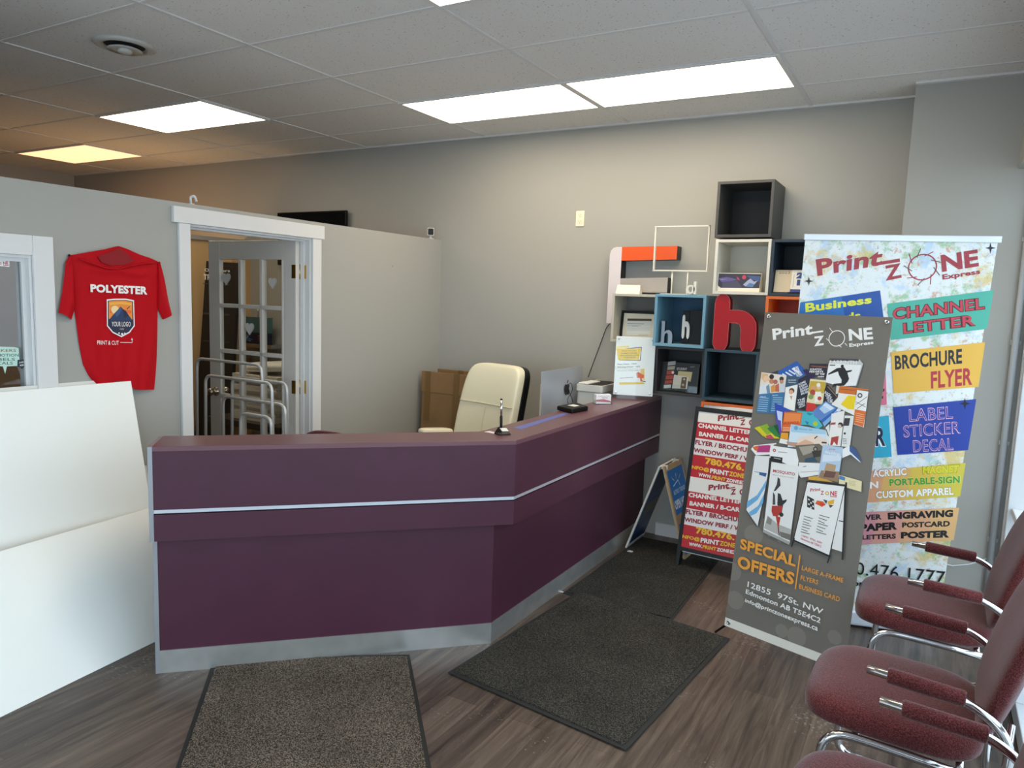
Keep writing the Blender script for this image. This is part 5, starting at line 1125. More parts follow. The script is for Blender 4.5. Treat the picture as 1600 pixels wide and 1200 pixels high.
def lg(pts, s=.105): b.add([(-2.2105-(1.075+s*p[1]-1.0)*.05, 4.625+s*p[0]*1.0, 1.075+s*p[1]) for p in pts], [tuple(range(len(pts)))])
lg(ap); lg(lf); b.build('rear_logo', im)
# second white monitor slab edge beside the computer
b = MB().mat(WOOD); b.box(-2.275, -2.262, 4.335, 4.44, .73, 1.125); tag(b.build('white_board'), 'narrow white board upright behind the computer', 'board')
# printer behind the notice
pr_ = thing('printer', 'white desktop printer with open paper tray behind the notice', 'printer', (-2.12, 4.86, .73))
PM = mat('printer_plastic', 'cfcec6', .45)
b = MB().mat(PM); b.box(-2.172, -1.985, 4.70, 5.06, .73, 1.06); b.build('body', pr_, bevel=.02, seg=3)
b = MB().mat(PM); b.prism(rrect(-2.178, -1.975, 4.69, 5.065, .02), 1.06, 1.105); b.mat(BLACK); b.prism(rrect(-2.14, -1.99, 4.72, 5.02, .02), 1.105, 1.108); b.build('lid', pr_)
b = MB().mat(ink('efeeea')); b.prism([(-2.17, 4.72), (-2.09, 4.70), (-2.08, 4.90), (-2.16, 4.92)], 1.109, 1.115); b.build('paper_sheet', pr_)
b = MB().mat(BLACK); b.box(-1.986, -1.978, 4.74, 5.0, .93, 1.0); b.build('output_slot', pr_)

# ------------------------------------------------------------------ chairs
def side_chair(label, loc, rz, group):
    t = thing('waiting_chair', label, 'chair', loc, rz, group)
    b = MB().mat(MAROON)
    def sbend(q):
        q = q.copy(); q.z += -.9*max(0, -q.x-.12)**2 + .10*q.y**2*0 - .02*q.x; q += Vector((.005, 0, .43)); return q
    b.pad(.258, .258, .056, .55, .5, 18, 48, sbend); b.build('seat', t, False)
    b = MB().mat(MAROON)
    def bbend(q):
        # local: x = thickness, y = width, z = height
        h = q.z; q = q.copy(); q.x += .30*(h+.2)**2*.35+.25*h - .35*q.y*q.y; q += Vector((.318, 0, .70)); return q
    vs = MB()
    b.pad(.042, .245, .27, .7, .72, 24, 44, bbend); b.build('backrest', t, False)
    for s in (-1, 1):
        y = .275*s
        path = fillet([(-.06, y, .625), (.20, y, .612), (.315, y, .53), (.285, y, .22), (.30, y, .014), (-.02, y, .014), (-.185, y, .014), (-.165, y, .395), (.02, y*.93, .385), (.24, y*.93, .375)], .085, 8)
        b = MB().mat(CHROME); b.tube(path, .0135, 12)
        tf = b.build('tube_frame', t, False)
        b = MB().mat(MAROON); b.tube([(-.005, y, .6225), (.0, y, .6222), (.19, y, .6125), (.195, y, .6122)], [.020, .024, .024, .020], 14); b.build('arm_pad', tf, False)
    b = MB().mat(CHROME); b.tube([(.20, -.256, .376), (.20, .256, .376)], .011, 10); b.build('cross_bar', t, False)
    b = MB().mat(CHROME); b.tube([(-.08, -.258, .384), (-.08, .258, .384)], .011, 10); b.build('cross_bar', t, False)
    for s in (-1, 1): b = MB().mat(CHROME); b.tube([(.291, .275*s, .30), (.31, .2*s, .42), (.32, .12*s, .50)], .010, 8); b.build('back_bracket', t, False)
    return t
GR = 'maroon waiting chairs in a row along the shop window'
def dup(root, loc, rz, label, group):
    r = root.copy(); COL.objects.link(r); r.location = loc; r.rotation_euler = (0, 0, rz); r['label'] = label
    if group: r['group'] = group
    elif 'group' in r: del r['group']
    for c in list(root.children):
        k = c.copy(); COL.objects.link(k); k.parent = r
        for g in list(c.children):
            e = g.copy(); COL.objects.link(e); e.parent = k
    return r
ca = side_chair('maroon fabric chair with chrome arms farthest along the window, before the tall banner', (.05, 3.53, 0), R(0), GR)
dup(ca, (-.02, 2.635, 0), R(-2), 'maroon fabric chair with chrome arms, second from the tall banner', GR)
dup(ca, (.015, 1.905, 0), R(0), 'maroon fabric chair nearest the camera, mostly cut off by the bottom edge', GR)
dup(ca, (-2.90, 3.32, .0), R(-82), 'maroon chair behind the counter of which only the backrest top shows', None).scale = (.962, .962, .962)
# cream office chair
oc = thing('office_chair', 'cream leather high-back office chair behind the counter', 'chair', (-2.725, 4.28, 0), R(-12))
b = MB().mat(LEATHER)
def obend(q):
    h = q.z; q = q.copy(); w = 1-.05*max(0, h)/.36+.03*max(0, -h)/.36; q.x *= w; q.y += .16*h*h*1.2+.22*h+.5*q.x*q.x*-.6
    return q+Vector((0, .10, .845))
b.pad(.27, .05, .375, .30, .30, 60, 64, obend); b.build('backrest', oc, False)
b = MB().mat(BLACK)
def kb(q): q = obend(q-Vector((0, 0, 0))); return q+Vector((0, .055, 0))
b.pad(.276, .045, .368, .30, .30, 30, 48, kb); b.build('back_shell', oc, False)
b = MB().mat(LEATHER); b.pad(.27, .26, .06, .5, .5, 14, 40, lambda q: q+Vector((0, -.2, .48))); b.build('seat', oc, False)
def opt(x, h): return obend(Vector((x, -.05*(1-abs(x/.27)**6.67)**.15, h)))+Vector((0, -.003, 0))
b = MB().mat(mat('cream_seam', 'cfc6a6', .5)); b.tube([opt(-.262+.524*i/24, .10) for i in range(25)], .0045, 6); b.tube([opt(.0, .09-.42*i/20) for i in range(21)], .003, 6); b.build('seam', oc, False)
for s in (-1, 1):
    b = MB().mat(LEATHER); b.pad(.045, .15, .025, .5, .5, 10, 30, lambda q: q+Vector((.31*s, -.12, .722-.10*q.y))); b.build('armrest', oc, False)
    b = MB().mat(BLACK); b.tube(fillet([(.31*s, -.22, .705), (.32*s, -.22, .48), (.20*s, -.2, .44)], .06), .016, 8); b.tube(fillet([(.31*s, .0, .705), (.32*s, .0, .48), (.20*s, -.1, .44)], .06), .016, 8); b.build('arm_bracket', oc, False)
b = MB().mat(BLACK); b.tube([(0, -.2, .10), (0, -.2, .44)], [.03, .026], 14)
for k in range(5):
    a = 2*PI*k/5+.3; b.tube([(0, -.2, .12), (.30*math.cos(a), -.2+.30*math.sin(a), .075)], [.026, .016], 8)
b.build('base', oc, False)
for k in range(5):
    a = 2*PI*k/5+.3; b = MB().mat(BLACK); b.lathe([(.028, -.02), (.028, .02)], (.30*math.cos(a), -.2+.30*math.sin(a), .0285), 14, Matrix.Rotation(PI/2, 3, 'X')); b.build('caster', oc, False)

# ------------------------------------------------------------------ cube shelves on the back wall
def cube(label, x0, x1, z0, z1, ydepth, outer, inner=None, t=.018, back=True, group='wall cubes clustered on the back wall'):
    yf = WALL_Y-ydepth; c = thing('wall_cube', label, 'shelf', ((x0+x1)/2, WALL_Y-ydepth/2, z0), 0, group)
    m = mat('cube_'+outer, outer, .5); m2 = mat('cube_'+(inner or outer), inner or outer, .55)  # inner: back panel colour darkened to stand in for shade inside the cube
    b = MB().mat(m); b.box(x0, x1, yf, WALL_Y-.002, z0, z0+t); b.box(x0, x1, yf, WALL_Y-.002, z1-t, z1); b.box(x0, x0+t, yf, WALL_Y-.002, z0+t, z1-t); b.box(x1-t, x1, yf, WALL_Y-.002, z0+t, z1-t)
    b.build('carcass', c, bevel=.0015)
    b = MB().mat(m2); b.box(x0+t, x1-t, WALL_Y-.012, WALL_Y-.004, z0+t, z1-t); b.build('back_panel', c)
    return c
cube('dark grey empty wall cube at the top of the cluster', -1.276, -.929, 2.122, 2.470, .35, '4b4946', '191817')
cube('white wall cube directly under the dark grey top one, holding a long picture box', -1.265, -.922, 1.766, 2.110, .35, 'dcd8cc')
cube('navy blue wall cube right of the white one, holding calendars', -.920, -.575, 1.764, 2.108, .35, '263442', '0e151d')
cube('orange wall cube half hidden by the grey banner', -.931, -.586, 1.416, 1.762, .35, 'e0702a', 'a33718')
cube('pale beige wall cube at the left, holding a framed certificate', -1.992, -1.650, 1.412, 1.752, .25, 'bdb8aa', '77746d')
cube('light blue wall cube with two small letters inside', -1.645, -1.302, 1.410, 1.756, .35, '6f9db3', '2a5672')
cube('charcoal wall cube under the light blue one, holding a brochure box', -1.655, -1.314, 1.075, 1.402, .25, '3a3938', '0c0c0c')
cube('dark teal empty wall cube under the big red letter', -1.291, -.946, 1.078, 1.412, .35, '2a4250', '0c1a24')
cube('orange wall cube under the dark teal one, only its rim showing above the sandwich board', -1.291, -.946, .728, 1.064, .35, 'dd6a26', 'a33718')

def glyph(mb, polys, o, sx, sz, d, m_front, m_side, xf=0):
    """extruded upright letter facing -Y; polys are outlines in unit coords"""
    pass
def letter_mesh(s, bold): return text_mesh(s, bold)
def solid_letter(name, outline, x0, z0, sx, sz, yf, depth, mf, ms, label, cat, group=None, holes=None, rz=0.):
    o = thing(name, label, cat, (x0+sx/2, yf+depth/2, z0), rz, group)
    return o
def h_outline(w=.36, r=.18, n=8):
    """rounded lower-case h in a 0..1 box: stem, arch and leg with round ends"""
    P = []
    P += arc(w/2, w/2*.8, w/2, 180, 360, n)                     # stem foot
    P += [(w, .50)]
    a = [(w+.02, .505)]
    P += [(1-w-.12, .505)]+[(1-w-.03, .47), (1-w, .38)]
    P += arc(1-w/2, w/2*.8, w/2, 180, 360, n)                   # leg foot
    P += [(1, .42)]+[(1-.42*(1-math.cos(R(q))), .42+.32*math.sin(R(q))) for q in (20, 40, 60, 75, 90)]
    P += [(w, .74)]
    P += arc(w/2, 1-w/2*.8, w/2, 0, 180, n)                     # stem head
    return P
def extrude_letter(mb, pts, x0, z0, sx, sz, yf, depth, mf, ms, rz=0.):
    P = [(x0+p[0]*sx, z0+p[1]*sz) for p in pts]; n = len(P)
    mb.mat(mf); mb.add([(p[0], yf, p[1]) for p in P], [tuple(range(n))])
    mb.mat(ms); mb.add([(p[0], yf, p[1]) for p in P]+[(p[0], yf+depth, p[1]) for p in P], [(i, n+i, n+(i+1) % n, (i+1) % n) for i in range(n)]+[tuple(range(n, 2*n))[::-1]])
RED = mat('red_acrylic_face', 'a8040e', .35, spec=.25); REDS = mat('red_letter_return', '86060d', .4, spec=.25)
t = thing('channel_letter', 'big red letter h standing on the dark teal cube', 'letter', (-1.10, 4.77, 1.412))
b = MB(); extrude_letter(b, h_outline(.355), -1.245, 1.4125, .268, .345, 4.745, .07, RED, REDS); b.build('letter_body', t)
HO = [(-1.245+p[0]*.268, 1.4125+p[1]*.345) for p in h_outline(.355)]
b = MB().mat(ink('c9777a')); b.tube([(p[0], 4.745, p[1]) for p in HO], .0012, 6, closed=True); b.build('trim_edge', t)
t = thing('letter_sign', 'small grey blue letter h standing at the left in the light blue cube', 'letter', (-1.57, 4.80, 1.428))
b = MB(); extrude_letter(b, [(0, 0), (0, 0), (.02, 0), (.36, 0), (.36, .30), (.40, .42), (.52, .48), (.64, .42), (.66, .30), (.66, 0), (1, 0), (1, .36), (.93, .52), (.75, .60), (.55, .60), (.40, .54), (.36, .5), (.36, 1), (.04, 1), (.10, .93), (.10, .06), (.0, .04)], -1.612, 1.4282, .086, .148, 4.78, .03, mat('letter_grey', '8a97a8', .4), mat('letter_dark', '23272d', .5)); b.build('letter_body', t)
t = thing('letter_sign', 'small white letter h on a black block in the light blue cube', 'letter', (-1.42, 4.88, 1.428))
b = MB().mat(BLACK); b.box(-1.487, -1.345, 4.862, 4.93, 1.4282, 1.652); b.box(-1.485, -1.44, 4.856, 4.862, 1.4282, 1.652); b.build('block', t)
b = MB(); extrude_letter(b, h_outline(.36), -1.483, 1.468, .052, .150, 4.842, .014, mat('letter_white', 'e6e3da', .4), mat('letter_white', 'e6e3da', .4)); b.build('letter_face', t)
# rounded F-shaped letter on the wall behind the beige cube
t = thing('channel_letter', 'large white letter F with an orange upper arm on the back wall', 'letter', (-1.85, 5.03, 1.53))
FY, FD = 4.985, .097
stem = [(-2.092, 1.535), (-2.000, 1.535), (-2.000, 2.085), (-2.040, 2.085), (-2.066, 2.078), (-2.084, 2.058), (-2.091, 2.03)]
blk = mat('letter_return_black', '1b1a19', .45)
def slab(m, pts, nm):
    b = MB(); extrude_letter(b, pts, 0, 0, 1, 1, FY, FD, m, blk); return b.build(nm, t)
slab(mat('letter_pale', 'd8d0d4', .4), stem, 'stem')
slab(mat('letter_orange', 'e2571d', .4), [(-2.000, 1.988), (-1.594, 1.998), (-1.594, 2.090), (-2.000, 2.085)], 'upper_arm')
slab(mat('letter_mid_grey', 'aaa49f', .4), [(-2.000, 1.764), (-1.648, 1.768), (-1.648, 1.874), (-2.000, 1.862)], 'middle_arm')
# frame stand, small d and card on top of cubes
t = thing('frame_sign', 'empty white rectangular frame on two thin posts on the light blue cube', 'sign', (-1.5, 4.83, 1.756))
fm = mat('white_metal', 'e2ded2', .4)
b = MB().mat(fm); b.box(-1.703, -1.694, 4.82, 4.84, 1.915, 2.205); b.box(-1.340, -1.332, 4.82, 4.84, 1.918, 2.21); b.box(-1.705, -1.331, 4.82, 4.84, 2.202, 2.21); b.box(-1.705, -1.331, 4.82, 4.84, 1.910, 1.919); b.build('frame', t)
for x in (-1.568, -1.462):
    b = MB().mat(fm); b.tube([(x, 4.83, 1.76), (x, 4.83, 1.91)], .005, 8); b.build('post', t)
b = MB().mat(fm); b.box(-1.625, -1.40, 4.77, 4.88, 1.756, 1.761); b.build('base', t)
t = thing('letter_sign', 'tiny white letter d on top of the light blue cube', 'letter', (-1.41, 4.765, 1.761))
b = MB().mat(fm); ro = [(-1.415+.030*math.cos(R(q)), 1.791+.030*math.sin(R(q))) for q in range(0, 360, 20)]; n = len(ro)
vs = [(-1.415+.030*math.cos(R(q)), y, 1.791+.030*math.sin(R(q))) for y in (4.75, 4.775) for q in range(0, 360, 20)]+[(-1.415+.013*math.cos(R(q)), y, 1.791+.019*math.sin(R(q))) for y in (4.75, 4.775) for q in range(0, 360, 20)]
fs = []
for i in range(n):
    j = (i+1) % n; fs += [(i, j, 2*n+j, 2*n+i), (n+i, 3*n+i, 3*n+j, n+j), (i, n+i, n+j, j), (2*n+i, 2*n+j, 3*n+j, 3*n+i)]
b.add(vs, fs); b.build('bowl', t)
b = MB().mat(fm); b.box(-1.394, -1.377, 4.75, 4.775, 1.761, 1.843); b.build('stem', t)
b = MB().mat(mat('card_cream', 'e9e4d2', .5)); b.add([(-1.985, 4.872, 1.752), (-1.808, 4.872, 1.752), (-1.815, 4.90, 1.815), (-1.985, 4.90, 1.815), (-1.985, 4.93, 1.752), (-1.808, 4.93, 1.752)], [(0, 1, 2, 3), (3, 2, 5, 4), (0, 4, 5, 1), (0, 3, 4), (1, 5, 2)])
tag(b.build('tent_card'), 'small blank cream tent card on top of the pale beige cube', 'card')
# framed certificate
T = frame(*PLANES['CE']); t = thing('framed_certificate', 'black framed certificate leaning in the pale beige cube', 'picture frame', (-1.84, 4.97, 1.43))
b = MB().mat(BLACK); w, h = .285, .205
b.box(0, w, 0, .018, -.012, .004, T); b.box(0, w, h-.018, h, -.012, .004, T); b.box(0, .018, .018, h-.018, -.012, .004, T); b.box(w-.018, w, .018, h-.018, -.012, .004, T); b.build('frame', t)
b = MB().mat(ink('d9d3bf')); b.box(.018, w-.018, .018, h-.018, -.010, -.002, T); draw(b, T, ART['CE'][1:], -.0016); b.build('certificate', t)
# brochure box
T = frame(*PLANES['BR']); t = thing('brochure_box', 'black clear-fronted box of print samples in the charcoal cube', 'box', (-1.52, 4.95, 1.0935))
b = MB().mat(mat('sample_black', '171615', .3)); b.box(.0, .265, .016, .215, -.012, 0, T); draw(b, T, ART['BR'], .0006); b.build('sample_board', t)
b = MB().mat(ACRYL); b.box(.0, .27, .014, .06, .02, .023, T); b.box(.0, .27, .014, .017, -.01, .023, T); b.build('clear_tray', t)
# picture box
t = thing('picture_box', 'long box with a purple floral picture in the white cube', 'box', (-1.11, 4.82, 1.785))
b = MB().mat(mat('card_cream', 'e9e4d2', .5)); b.box(-1.252, -.985, 4.783, 4.86, 1.7842, 1.902); T = frame(*PLANES['GB']); draw(b, frame((-1.25, 4.783, 1.78), (1, 0, 0), (0, 0, 1)), ART['GB'], .0005); b.build('box_body', t)
# calendars
def calendar(label, x0, x1, z0, z1, yb, col, art, grp):
    t = thing('desk_calendar', label, 'calendar', ((x0+x1)/2, yb+.05, z0), 0, grp)
    T = frame((x0, yb, z0), (1, 0, 0), Vector((0, .25, 1)).normalized()); hh = (z1-z0)*1.03
    b = MB().mat(mat('calendar_'+col, col, .5)); b.box(0, x1-x0, 0, hh, -.003, 0, T); draw(b, T, art, .0004); b.build('page', t)
    b = MB().mat(mat('calendar_stand', '20242c', .6)); T2 = frame((x0, yb+.036+.045, z0), (1, 0, 0), Vector((0, -.30, 1)).normalized()); b.box(0, x1-x0, 0, hh, -.003, 0, T2); b.build('stand', t)
    b = MB().mat(STEEL)
    for i in range(int((x1-x0)/.009)): b.tube([(x0+.005+.009*i+0, yb+.034+.008*math.cos(q), z1-.003+.008*math.sin(q)) for q in [2*PI*k/8 for k in range(8)]], .001, 5, closed=True)
    b.build('wire_binding', t); return t
calendar('cream spiral desk calendar at the left in the navy cube', -.897, -.800, 1.790, 1.925, 4.765, 'e2cfae', [('t', '8a8070', '2023', [(.02, .115), (.085, .115), (.085, .13), (.02, .13)], .5)], 'desk calendars in the navy cube')
calendar('white spiral desk calendar with big navy digits in the navy cube', -.797, -.690, 1.790, 1.925, 4.750, 'e9e4d8', [('t', '24407a', '20', [(.028, .085), (.10, .085), (.10, .125), (.028, .125)], 3), ('t', '24407a', '19', [(.035, .04), (.10, .04), (.10, .08), (.035, .08)], 3), ('l', '8a8070', .002, [(.015, .03), (.015, .11)]), ('p', '2a3a86', [(0, 0), (.107, 0), (.107, .018), (0, .018)])], 'desk calendars in the navy cube')
b = MB().mat(mat('dark_case', '1b1d22', .4)); b.box(-.897, -.81, 4.742, 4.76, 1.7822, 1.7885); b.box(-1.115, -1.06, 5.05, 5.071, 1.28, 1.305) if False else None; tag(b.build('flat_case'), 'flat black case under the cream calendar in the navy cube', 'case')
# outlet and cable
t = thing('wall_outlet', 'cream duplex wall outlet high on the back wall', 'outlet', (-2.385, 5.08, 2.24))
b = MB().mat(mat('outlet_cream', 'eee4cc', .35)); b.box(-2.42, -2.35, 5.076, 5.084, 2.245, 2.36); b.build('cover_plate', t, bevel=.003)
b = MB().mat(mat('outlet_cream', 'eee4cc', .35))
for z in (2.328, 2.278): b.lathe([(.017, 0), (.017, .003)], (-2.385, 5.076, z), 20, Matrix.Rotation(PI/2, 3, 'X'))
b.mat(BLACK)
for z in (2.328, 2.278):
    b.box(-2.393, -2.391, 5.0725, 5.0735, z+.001, z+.009); b.box(-2.379, -2.377, 5.0725, 5.0735, z+.001, z+.009); b.box(-2.387, -2.383, 5.0725, 5.0735, z-.010, z-.005)
b.build('sockets', t)
b = MB().mat(CABLE); b.tube(fillet([(-2.06, 5.078, 1.56), (-2.10, 5.076, 1.535), (-2.128, 5.076, 1.50), (-2.20, 5.07, 1.28), (-2.25, 5.06, 1.118)], .03), .003, 6); tag(b.build('power_cable'), 'thin black cable running down the back wall to the printer', 'cable')
b = MB().mat(ink('d5dbe2')); b.tube([(.05, 4.787, .30), (.12, 4.787, .262), (.20, 4.787, .258), (.28, 4.787, .285), (.36, 4.787, .335)], .004, 6); tag(b.build('white_cable'), 'thin white cable sagging along the column wall by the chairs', 'cable')
t = thing('wall_television', 'black flat screen high on the back wall behind the partition', 'television', (-5.10, 5.05, 1.93))
b = MB().mat(BLACK); b.box(-5.545, -4.672, 5.02, 5.05, 1.93, 2.424); b.build('bezel', t, bevel=.004)
b = MB().mat(mat('dark_screen', '07080a', .12)); b.box(-5.535, -4.682, 5.018, 5.021, 1.945, 2.414); b.build('screen', t)
b = MB().mat(BLACK); b.box(-5.25, -4.95, 5.05, 5.084, 2.1, 2.3); b.build('wall_bracket', t)
# little cameras on the partition
t = thing('security_camera', 'small white camera with black face on the partition corner', 'camera', (-3.70, 4.98, PT))
b = MB().mat(WHITE); b.lathe([(.028, 0), (.028, .006), (.008, .010), (.007, .03)], (-3.70, 4.985, PT), 20); b.build('foot', t)
b = MB().mat(WHITE); T = Matrix.Translation((-3.70, 4.985, PT+.06)) @ Matrix.Rotation(R(40), 4, 'Z'); b.box(-.028, .028, -.025, .025, -.032, .032, T); b.build('camera_body', t, bevel=.008, seg=3)
b = MB().mat(BLACK); b.prism(rrect(-.022, .022, -.026, .026, .008), .0255, .028, T @ Matrix.Rotation(PI/2, 4, 'X')); b.build('lens_face', t)
t = thing('wall_hook', 'small white hook fixture on the partition above the doorway', 'hook', (-3.70, 2.725, PT))
b = MB().mat(WHITE); b.box(-3.712, -3.69, 2.71, 2.74, PT, PT+.008); b.build('base', t)
b = MB().mat(WHITE); b.tube(fillet([(-3.70, 2.725, PT+.005), (-3.70, 2.72, PT+.045), (-3.68, 2.735, PT+.05), (-3.68, 2.745, PT+.02)], .02), .007, 8); b.build('hook_arm', t)
b = MB().mat(BLACK); b.lathe([(.003, 0), (.003, .002)], (-3.658, 4.447, 1.905), 8, Matrix.Rotation(PI/2, 3, 'Y')); tag(b.build('wall_screw'), 'tiny screw in the bare partition right of the doorway', 'screw')

# ------------------------------------------------------------------ red shirt pinned to the partition
def pl(pts, k):
    for a, c in zip(pts, pts[1:]):
        if a[0] <= k <= c[0] or a[0] >= k >= c[0]:
            f = (k-a[0])/(c[0]-a[0]) if c[0] != a[0] else 0; return a[1]+f*(c[1]-a[1])
    return pts[-1][1] if abs(k-pts[-1][0]) < abs(k-pts[0][0]) else pts[0][1]
SHL = SHIRT['left']; SHR = SHIRT['right']; SHT = SHIRT['top']; SHB = SHIRT['bottom']
shirt = thing('t_shirt', 'bright red polyester t-shirt pinned on the grey partition', 't-shirt', (PART_X+.02, 2.3, SHB[0][1]))
RM = mat('red_jersey', 'b80414', .75, spec=.2, bump=.35, bscale=500)
nu, nv = 48, 60; b = MB().mat(RM); vs = []
y0s, y1s = SHT[0][0], SHT[-1][0]
for j in range(nv+1):
    f = j/nv
    for i in range(nu+1):
        k = i/nu
        # blend four border curves
        yb_ = SHB[0][0]+(SHB[-1][0]-SHB[0][0])*k; yt_ = y0s+(y1s-y0s)*k
        zt = pl(SHT, yt_); zb = pl(SHB, yb_); z = zb+(zt-zb)*f
        yl = pl(SHL, SHL[0][1]+0) if False else None
        def side(c, ff):
            zz = c[0][1]+(c[-1][1]-c[0][1])*ff
            return pl([(q[1], q[0]) for q in c], zz)
        yl, yr = side(SHL, f), side(SHR, f)
        y = yl+(yr-yl)*k
        e = min(k, 1-k)*2
        d = .004+.022*min(1, e*3.5)**.5
        sag = math.exp(-((f-.93+.10*math.sin(PI*k))/.02)**2)*.010*math.sin(PI*k)
        d += sag+.004*math.sin(20*k+4*f)*(1-f)*e+.010*max(0, .25-f)*math.sin(9*k+2)*4*e+.003*math.sin(34*(k-.3*f))*(.2+.8*(1-f))
        vs.append((PART_X+max(.003, d), y, z))
b.add(vs, [(j*(nu+1)+i, j*(nu+1)+i+1, (j+1)*(nu+1)+i+1, (j+1)*(nu+1)+i) for j in range(nv) for i in range(nu)], True)
b.build('shirt_body', shirt)
def sleeve(outer, inner, nm):
    b = MB().mat(RM); vs = []; n, m = 16, 10
    for j in range(n+1):
        f = j/n
        def at(c):
            L = len(c)-1; q = f*L; i = min(int(q), L-1); w = q-i; return (c[i][0]+(c[i+1][0]-c[i][0])*w, c[i][1]+(c[i+1][1]-c[i][1])*w)
        a, c = at(outer), at(inner)
        for i in range(m+1):
            k = i/m; d = .006+.030*math.sin(PI*min(1, .08+k*.92))**.7*(.55+.45*f)+.004*math.sin(8*k+5*f)
            vs.append((PART_X+d, a[0]+(c[0]-a[0])*k, a[1]+(c[1]-a[1])*k))
    b.add(vs, [(j*(m+1)+i, j*(m+1)+i+1, (j+1)*(m+1)+i+1, (j+1)*(m+1)+i) for j in range(n) for i in range(m)], True)
    return b.build(nm, shirt)
sleeve(SHIRT['sl_out'], SHIRT['sl_in'], 'sleeve'); sleeve(SHIRT['sr_out'], SHIRT['sr_in'], 'sleeve')
b = MB().mat(mat('red_jersey_inside', '8c0a18', .8)); C = SHIRT['collar']; n = len(C)
b.add([(PART_X+.034, q[0], q[1]) for q in C], [tuple(range(n))]); b.build('collar', shirt)
b = MB().mat(RM); b.tube([(PART_X+.037, q[0], q[1]) for q in SHIRT['collar_rim']], .005, 8); b.build('collar_rib', shirt)
T = frame((PART_X+.0315, 0, 0), (0, 1, 0), (0, 0, 1)); b = MB(); draw(b, T, ART['TS'], .0005)
d = b.build('printed_graphic', shirt); d['label'] = 'white lettering and mountain badge print'
for q in SHIRT['pins']:
    b = MB().mat(BLACK); b.lathe([(.006, 0), (.006, .004), (.003, .007)], (PART_X+.012, q[0], q[1]), 10, Matrix.Rotation(PI/2, 3, 'Y')); b.build('pin', shirt)

# ------------------------------------------------------------------ white boards leaning on the partition
def board(label, foot0, foot1, lean, h, th, m, lift=0.):
    a, c = Vector(foot0+(lift,)), Vector(foot1+(lift,)); u = (c-a).normalized(); nh = Vector((-u.y, u.x, 0))
    if nh.x > 0: nh = -nh
    v = Vector((0, 0, 1))*math.cos(R(lean))+nh*math.sin(R(lean)); T = frame(a, u, v)
    b = MB().mat(m); b.box(0, (c-a).length, 0, h, -th, 0, T)
    return tag(b.build('foam_board', bevel=.001), label, 'board', 'white boards leaning on the partition')
b2 = mat('white_foam_board_b', 'dedcd5', .55)
board('tallest white board leaning on the partition under the shirt', (-3.36, -.2), (-3.36, 2.295), 12.6, 1.225, .006, FOAM)
board('white board mostly hidden directly behind the tallest one', (-3.39, -.2), (-3.39, 2.20), 12.2, 1.238, .005, b2)
board('narrow white board edge peeking out right of the tallest board', (-3.46, .6), (-3.475, 2.345), 8.5, .748, .005, b2)
board('low white board lying long ways in front, lower left', (-2.845, -.35), (-3.149, 2.45), 30, .634, .004, FOAM)
board('white board behind the low front one, its lower corner just showing', (-2.861, -.35), (-3.09, 1.78), 30.2, .625, .004, b2)

# ------------------------------------------------------------------ cardboard behind the chair
def carton(label, x0, x1, yf, h, th, lean, tapes):
    T = frame((x0, yf, 0), (1, 0, 0), Vector((0, math.sin(R(lean)), math.cos(R(lean)))))
    t = thing('cardboard_box', label, 'box', ((x0+x1)/2, yf, 0), 0, 'flattened cartons in the corner')
    b = MB().mat(CARD); b.box(0, x1-x0, 0, h, -th, 0, T); b.box(-.008, x1-x0+.008, h-.165, h+.004, -.004, .004, T); b.build('panel', t, bevel=.003)
    for p in tapes: b = MB().mat(TAPE); b.box(p[0], p[0]+.055, h-p[1], h+.005, .0042, .0050, T); b.build('packing_tape', t)
carton('flattened brown carton with tape strips behind the cream chair', -3.60, -3.20, 4.74, 1.075, .06, 2.5, [(.03, .40), (.31, .42)])
carton('taller flattened carton tucked behind the taped one', -3.56, -3.06, 4.90, 1.085, .06, 2.5, [(.2, .12)])

# ------------------------------------------------------------------ banners and sandwich boards
xb = thing('x_banner', 'grey tilted banner with collage of printed items and orange SPECIAL OFFERS', 'banner', PLANES['XB'][0][:2]+[0.])
T = frame(*PLANES['XB'])
xs = sheet('banner_sheet', 'XB', 0, .602, 0, 1.60, mat('warm_grey_print', '756f66', .42), xb, .0012)
b = MB().mat(ink('e6e1d4')); b.box(0, .602, 0.0, .042, .0, .0012, T); b.build('bottom_hem', xb)
for uu, vv in ((.022, 1.578), (.58, 1.578), (.022, .022), (.58, .022)): b = MB().mat(CHROME); b.lathe([(.010, .001), (.011, .004), (.006, .006), (.004, .003)], T @ Vector((uu, vv, 0)), 14, T.to_3x3()); b.build('grommet', xs)
b = MB().mat(BLACK)
hub = T @ Vector((.30, .62, -.10)); hub2 = T @ Vector((.30, .95, -.10))
for uu, vv, h in ((.022, 1.578, hub2), (.58, 1.578, hub2), (.022, .022, hub), (.58, .022, hub)): b.tube([h, T @ Vector((uu, vv, -.006))], .005, 8)
b.tube([hub, hub2], .016, 10)
un = Vector(PLANES['XB'][1])
fl = Vector((PLANES['XB'][0][0], PLANES['XB'][0][1], .008))
bk = T @ Vector((.30, .6, -.45)); b.tube([hub, (bk.x, bk.y, .008)], .007, 8)
b.tube([T @ Vector((.022, .022, -.008)), fl+Vector((-.055, .055, .0))], .006, 8); b.tube([T @ Vector((.58, .022, -.008)), fl+un*.602+Vector((.02, .05, .0))], .006, 8)
b.build('folding_stand', xb)

